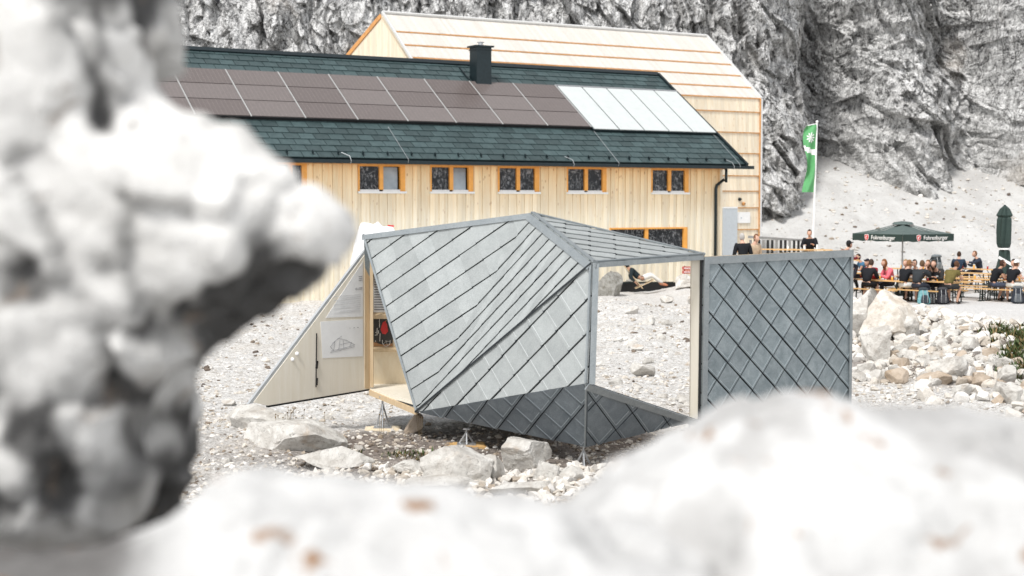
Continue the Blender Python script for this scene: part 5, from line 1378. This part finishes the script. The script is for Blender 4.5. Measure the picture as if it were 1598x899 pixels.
# trail sign: red white arrow boards on a thin post
qs = P(1068,432,58.3); zs0 = gz(qs.x, 58.3)
ts = thing('trail_sign', 'small red and white arrow signpost on the stones by the lodge wall', 'sign', (qs.x, 58.3, zs0))
m_ = MB(); m_.tube([(qs.x,58.3,zs0), (qs.x,58.3,P(1068,415,58.3).z)], .025, 6); m_.build('post', M['black'], ts)
for k, yy in enumerate((418.5, 424.5)):
    c_ = P(1073, yy, 58.25); m_ = MB()
    m_.poly([c_+Vector((dx,0,dz)) for dx, dz in ((-.22,-.065),(.16,-.065),(.25,0),(.16,.065),(-.22,.065))], .02, (0,-1,0), 0, .5)
    b_ = m_.build('arrow_board', simple('sign_red', (.42,.04,.03), .5), ts)
    m_ = MB(); m_.box(c_+Vector((-.01,-.012,0)), (.30,0,0), (0,.004,0), (0,0,.03)); m_.build('white_band', M['white'], b_)
# ---- drinks and plates on the tables
M['beer'] = simple('beer', (.72,.36,.04), .15, 0, .1); M['glassware'] = simple('glassware', (.62,.66,.66), .08, 0, .03)
def glass(x, y, z, label, col='beer', h=.16, r_=.036):
    root = thing('drinking_glass', label, 'glass', (x,y,z), 0, 'drinks on the beer tables')
    m_ = MB(); m_.tube([(0,0,0),(0,0,.01),(0,0,h*.8)], [r_*.8,r_*.85,r_*.97], 10); m_.build('drink', M[col], root, True, local=False)
    m_ = MB(); m_.tube([(0,0,h*.8),(0,0,h)], [r_,r_*1.05], 10); m_.build('rim', M['glassware'], root, True, local=False)
def on(key, a_, b_): 
    x0, y0, z0 = tp_[key]; ang = AX if key != 'K' else math.radians(-8)
    return x0+math.cos(ang)*a_-math.sin(ang)*b_, y0+math.sin(ang)*a_+math.cos(ang)*b_, z0+.762
M['cola'] = simple('red_drink', (.35,.02,.02), .2)
names = {'A':'table of the woman in pink','Bt':'crowded table below the parasol','Ct':'empty front table','Dt':'rightmost table','Et':'long table behind','Ft':'table of the two men by the backpack','Gt':'table behind the parasol pole','Ht':'table of the man in blue','K':'deck table by the fence'}
r = random.Random(5)
for key, cnt in (('A',3),('Bt',5),('Ct',1),('Dt',4),('Ft',3),('Gt',2),('Ht',2),('K',3)):
    for k in range(cnt):
        a_ = -0.85+1.7*(k+.5)/cnt+r.uniform(-.08,.08); x,y,z = on(key, a_, r.uniform(-.18,.18)); col = r.choice(['beer','beer','white','cola'])
        nm_ = {'beer':'amber beer glass','white':'milky white mug','cola':'red filled glass'}[col]
        glass(x, y, z, '%s on the %s' % (nm_, names[key]), col, r.uniform(.13,.20), .04)
for key, a_, c_ in (('Bt',.25,(.7,.7,.68)),('Bt',-.45,(.7,.7,.68)),('Dt',-.2,(.55,.12,.05)),('A',.1,(.7,.7,.68)),('Ht',-.3,(.7,.7,.68))):
    x,y,z = on(key, a_, -.12); m_ = MB(); m_.tube([(0,0,0),(0,0,.012),(0,0,.022)], [.06,.10,.12], 14); pl = thing('plate', '%s plate of food on the %s' % ('red rimmed' if c_[0] < .6 else 'white', names[key]), 'plate', (x,y,z), 0, 'plates on the beer tables')
    m_.build('dish', cloth(c_), pl, True, local=False); m_ = MB(); m_.ico((0,0,.03), (.07,.06,.03), 2); m_.build('food', cloth((.42,.22,.08)), pl, local=False)
# ---- backpacks
def backpack(x, y, z, rz, c1, c2, label, s=1.0, tilt=0):
    root = thing('backpack', label, 'backpack', (x,y,z), rz, None); root.scale = (s,)*3
    def shell(c, r_, mat, nm, par, pw=.45, seed=1):
        v, f = ico_arr(3); v = np.sign(v)*np.abs(v)**pw; v = v*np.array(r_)
        v *= (1+.06*fbm(v[:,0]*9, v[:,1]*9, v[:,2]*9, 3, seed))[:,None]
        v[:,0] *= 1-.22*(v[:,2]/r_[2]); v = v+np.array(c); v[:,1] += tilt*v[:,2]
        return mesh_np(nm, v, f, mat, par, True)
    b = shell((0,0,.27), (.17,.12,.26), cloth(c1), 'pack_body', root)
    shell((0,-.13,.20), (.12,.06,.14), cloth(c2), 'front_pocket', root, .5, 3)
    shell((0,-.01,.53), (.15,.13,.05), cloth(c2), 'top_lid', root, .6, 4)
    for s_ in (-1,1):
        shell((s_*.17,-.02,.14), (.035,.07,.10), cloth(c1), 'side_pocket', root, .6, 5)
        m_ = MB(); m_.tube([(s_*.08,.11+tilt*.5,.50),(s_*.10,.20+tilt*.4,.40),(s_*.11,.20+tilt*.2,.22),(s_*.12,.12,.08)], .018, 6); m_.build('shoulder_strap', cloth((.02,.02,.02)), root, True, local=False)
        m_ = MB(); m_.tube([(s_*.07,-.145+tilt*.5,.50),(s_*.07,-.20+tilt*.2,.30),(s_*.07,-.17,.08)], .008, 5); m_.build('buckle_strap', cloth((.45,.45,.45)), root, True, local=False)
for px, Y, c1, c2, lab, s_ in ((1443,49.0,(.16,.34,.36),(.04,.05,.06),'teal and black backpack on the ground left of another pack',1.05),
                               (1456,49.1,(.015,.015,.018),(.03,.03,.03),'flat black bag slumped between two backpacks on the ground',.75),
                               (1473,49.1,(.02,.02,.025),(.05,.05,.055),'black backpack standing on the ground behind the olive shirt man',1.05),
                               (1590,49.4,(.03,.035,.045),(.10,.11,.12),'dark round backpack on the ground at the right edge',1.1)):
    x = at(px, Y); backpack(x, Y, gz(x,Y)-.01, r.uniform(-.4,.4), c1, c2, lab, s_, .1)
xx, yy = at(1473,56.4), 56.4
put(B0, usedB, xx, yy, gz(xx,yy)+.0, AX, 'beer bench carrying the big grey trekking backpack', BG)
put(T0, usedT, xx-.05, yy+.8, gz(xx,yy), AX, 'beer table behind the big grey trekking backpack', TG)
backpack(xx-.05, yy+.75, gz(xx,yy)+.765, .3, (.05,.06,.065), (.16,.18,.19), 'big grey trekking backpack standing on a table beside the navy jacket', 1.25, .05)
# ---- open parasol
M['canopy'] = simple('green_canopy', (.085,.115,.108), .75, 0, .12, 3, .1); M['canopy_dark'] = simple('green_valance', (.018,.038,.032), .75, 0, .15, 4)
M['pole'] = simple('pale_pole', (.45,.45,.44), .4, .2, .1)
Yp = 54.5; cpx = 1408.5; xc = at(cpx, Yp); zc = gz(xc, Yp)
ps_ = thing('parasol', 'open dark green square parasol with white beer brand lettering on its valance', 'parasol', (xc, Yp, zc))
zh = P(1408,364.5,Yp).z; za = P(1408,346,Yp).z; hd_ = 76/F*Yp
cor = [Vector((xc+hd_*math.cos(a_), Yp+hd_*math.sin(a_), zh)) for a_ in (math.pi-.268, 1.5*math.pi-.268, -.268, .5*math.pi-.268)]
top = Vector((xc, Yp, za)); m_ = MB()
for k in range(4):
    a_, b_ = cor[k], cor[(k+1)%4]; n = 6
    for j in range(n):
        p0, p1 = a_.lerp(b_, j/n), a_.lerp(b_, (j+1)/n)
        sg = lambda p, t_: p.lerp(top, t_)-Vector((0,0,.10*math.sin(math.pi*t_)*(1-abs((j+.5)/n-.5)*1.2)))
        for q in range(4):
            t0_, t1_ = q/4*.93, (q+1)/4*.93
            m_.add([sg(p0,t0_), sg(p1,t0_), sg(p1,t1_), sg(p0,t1_)], [(0,1,2,3)], 0, .5)
m_.build('canopy', M['canopy'], ps_)
m_ = MB(); m_.tube([top+Vector((0,0,-.10)), top+Vector((0,0,-.02)), top+Vector((0,0,.02))], [.42,.34,.05], 16); m_.build('vent_cap', M['canopy'], ps_)
vh = .27; vals = []
for k in range(4):
    a_, b_ = cor[k], cor[(k+1)%4]; m_ = MB(); n = 10
    out = Vector(((a_+b_).x/2-xc, (a_+b_).y/2-Yp, 0)).normalized()
    for j in range(n):
        p0, p1 = a_.lerp(b_, j/n)+out*.012, a_.lerp(b_, (j+1)/n)+out*.012; w0, w1_ = .02*math.sin(j*2.1)*(0<j<n), .02*math.sin((j+1)*2.1)*(j+1<n)
        m_.add([p0, p1, p1+Vector((0,0,-vh+w1_)), p0+Vector((0,0,-vh+w0))], [(3,2,1,0)], 0, .5)
    vals.append((m_.build('valance', M['canopy_dark'], ps_), a_, b_, out))
WH = simple('white_lettering', (.82,.82,.80), .6, 0, .02); RD = simple('red_emblem', (.62,.03,.03), .6, 0, .05)
def text_mesh(txt, size, mat, parent, origin, xd, zd_, off=(0,0,0), shear=0, bold=.0):
    cu = bpy.data.curves.new('t', 'FONT'); cu.body = txt; cu.size = size; cu.align_x = 'LEFT'; cu.align_y = 'CENTER'; cu.extrude = .002; cu.offset = bold; cu.resolution_u = 3
    o = bpy.data.objects.new('t', cu); tmpc.objects.link(o); tmps.view_layers[0].update(); dg = tmps.view_layers[0].depsgraph; dg.update()
    me = bpy.data.meshes.new_from_object(o.evaluated_get(dg)); bpy.data.objects.remove(o)
    nd_ = xd.cross(zd_); L = Vector(origin)
    par = Vector((0,0,0)); pr = parent
    while pr is not None: par += Vector(pr.location); pr = pr.parent
    for v in me.vertices:
        v.co = L+xd*v.co.x+zd_*v.co.y+nd_*v.co.z-par
    me.name = 'lettering'; me.materials.clear(); me.materials.append(mat)
    ob = bpy.data.objects.new('lettering', me); C.objects.link(ob); ob.parent = parent; return ob
for va, a_, b_, out in vals[:2]:
    xd = (b_-a_).normalized(); L_ = (b_-a_).length; mid = -vh*.52
    c0 = a_+xd*L_*.30+Vector((0,0,mid))+out*.03
    sc_ = lambda s_: [c0+xd*x_*s_+Vector((0,0,z_*s_)) for x_, z_ in ((-.11,.10),(0,.13),(.11,.10),(.11,-.02),(.06,-.10),(0,-.13),(-.06,-.10),(-.11,-.02))]
    em = MB(); em.poly(sc_(1.0), .004, out, 0, .5); e1 = em.build('emblem', WH, va)
    em = MB(); em.poly([p+out*.006 for p in sc_(.84)], .004, out, 0, .5); e2 = em.build('shield', RD, va)
    em = MB(); em.tube([c0+xd*.035*math.cos(t_)+Vector((0,0,.05*math.sin(t_)))+out*.012 for t_ in np.linspace(.6,5.6,10)], .012, 4); em.bar(c0+out*.012+Vector((0,0,.03)), c0+xd*.05+out*.012+Vector((0,0,.08)), .014, .004, out); em.build('white_animal_mark', WH, va)
    text_mesh('Fohrenburger', .225, WH, va, a_+xd*L_*.39+Vector((0,0,mid))+out*.035, xd, Vector((0,0,1)), bold=.002)
m_ = MB(); m_.tube([(xc,Yp,zc),(xc,Yp,za-.1)], .032, 8); m_.build('pole', M['pole'], ps_)
for k in range(8):
    a_ = k*math.pi/4; e_ = cor[(k//2)%4] if k % 2 == 0 else (cor[(k//2)%4]+cor[(k//2+1)%4])/2
    m_ = MB(); m_.tube([Vector((xc,Yp,za-.26)), Vector((xc,Yp,0)).lerp(e_,.5)*1.0 if False else Vector(((xc+e_.x)/2,(Yp+e_.y)/2,(za+e_.z)/2-.22)), Vector((xc,Yp,e_.z)).lerp(e_,.97)-Vector((0,0,.07))], .012, 5); m_.build('rib', M['pole'], ps_)
m_ = MB(); m_.box((xc,Yp,zc+.05), (.7,0,0), (0,.7,0), (0,0,.10)); m_.tube([(xc,Yp,zc+.10),(xc,Yp,zc+.4)], .06, 10); m_.build('base', M['slate_dark'], ps_)
# ---- closed parasol
Yc = 54.0; x1 = at(1567, Yc); z1 = gz(x1, Yc); zt_ = P(1567,321,Yc).z
cp = thing('closed_parasol', 'tall folded dark green parasol tied with white bands at the right', 'parasol', (x1, Yc, z1))
zz = lambda py: P(1567,py,Yc).z
prof = [(321,.05),(326,.16),(336,.26),(339,.20),(342,.23),(360,.25),(380,.23),(386,.19),(388,.10)]
def folded(prof, nm, seed):
    vs = []; n = 28
    for i, (py, r_) in enumerate(prof):
        for k in range(n):
            a_ = 2*math.pi*k/n; rr_ = r_*(1+.22*math.sin(a_*5+py*.035+seed)*min(1, i))
            vs.append((x1+math.cos(a_)*rr_, Yc+math.sin(a_)*rr_, zz(py)))
    fs = [(i*n+k, i*n+(k+1)%n, (i+1)*n+(k+1)%n, (i+1)*n+k) for i in range(len(prof)-1) for k in range(n)]+[tuple(range(n)), tuple((len(prof)-1)*n+k for k in range(n))[::-1]]
    m_ = MB(); m_.add(vs, [f_[::-1] for f_ in fs], 0, .5); return m_.build(nm, M['canopy_dark'], cp, False)
folded(prof, 'folded_canopy', 0)
folded([(389,.10),(391,.18),(405,.20),(418,.26),(426,.28),(430,.2)], 'canopy_skirt', 2)
m_ = MB(); m_.tube([(x1,Yc,zz(387)),(x1,Yc,zz(389.5))], .225, 20); m_.build('white_band', M['white'], cp)
m_ = MB(); m_.bar((x1-.30,Yc-.30,zz(401)), (x1+.30,Yc-.32,zz(415)), .10, .03, (0,-1,0)); m_.build('white_band', M['white'], cp)
m_ = MB(); m_.tube([(x1,Yc,z1),(x1,Yc,zt_+.03)], .04, 8); m_.build('pole', M['slate_dark'], cp)
m_ = MB(); m_.box((x1,Yc,z1+.06), (.8,0,0), (0,.8,0), (0,0,.12)); m_.build('base', M['slate_dark'], cp)
# ---- flag
Yf = 60.5; pf0, pf1 = P(1268.5,400,Yf), P(1275,190,Yf)
fg = thing('flag_pole', 'white flagpole with a narrow green vertical flag bearing a white emblem', 'flag', (pf0.x, Yf, DZ-.5))
m_ = MB(); m_.tube([Vector((pf0.x-.03,Yf,DZ-.6)), pf1], [.055,.035], 8); m_.build('pole', M['white'], fg)
m_ = MB(); m_.tube([P(1275,193,Yf), P(1260,196,Yf)], .02, 6); m_.ico(pf1, (.06,.06,.06), 2); m_.build('cross_arm', M['white'], fg)
gt = NT('green_flag'); gt.b.inputs['Subsurface Weight'].default_value = 0
M['flag'] = simple('flag_green', (.10,.34,.13), .7, 0, .12, 3)
def fl_pt(s_, t_):   # s 0..1 from free edge to pole, t 0..1 from top to bottom
    pyt = 195+t_*105; xr = 1274-4.0*t_*1.0; xl = 1257-3*math.sin(t_*7)-6.0*max(0,t_-.45)
    if t_ < .05: xl += 2
    p = P(xl+(xr-xl)*s_, pyt, Yf-.03); p.y += .16*math.sin(s_*5+t_*9)*(1-s_*.7); return p
m_ = MB(); ns, nt = 8, 36
for i in range(nt):
    for j in range(ns):
        t0_, t1_ = i/nt, (i+1)/nt; c0_, c1_ = j/ns, (j+1)/ns
        mid_ = (t0_+t1_)/2-.03*(c0_+c1_)
        m_.add([fl_pt(c0_,t0_), fl_pt(c1_,t0_), fl_pt(c1_,t1_), fl_pt(c0_,t1_)], [(3,2,1,0)], 1 if .345 < mid_+.03 < .425 else 0, .5)
fcl = m_.build('flag_cloth', [M['flag'], M['white']], fg, True)
m_ = MB(); ec = (.55,.19)
for k in range(9):
    a_ = k*2*math.pi/9; pts = []
    for dr, da in ((.02,-.8),(.75,-.28),(1.0,0),(.75,.28),(.02,.8)):
        pts.append(fl_pt(ec[0]+.34*dr*math.cos(a_+da*.6), ec[1]+.085*dr*math.sin(a_+da*.6))+Vector((0,-.02,0)))
    m_.poly(pts, .004, (0,-1,0), 0, .5)
m_.build('flower_emblem', M['white'], fcl)
bpy.data.materials.remove(gt.m)
bpy.data.scenes.remove(tmps)
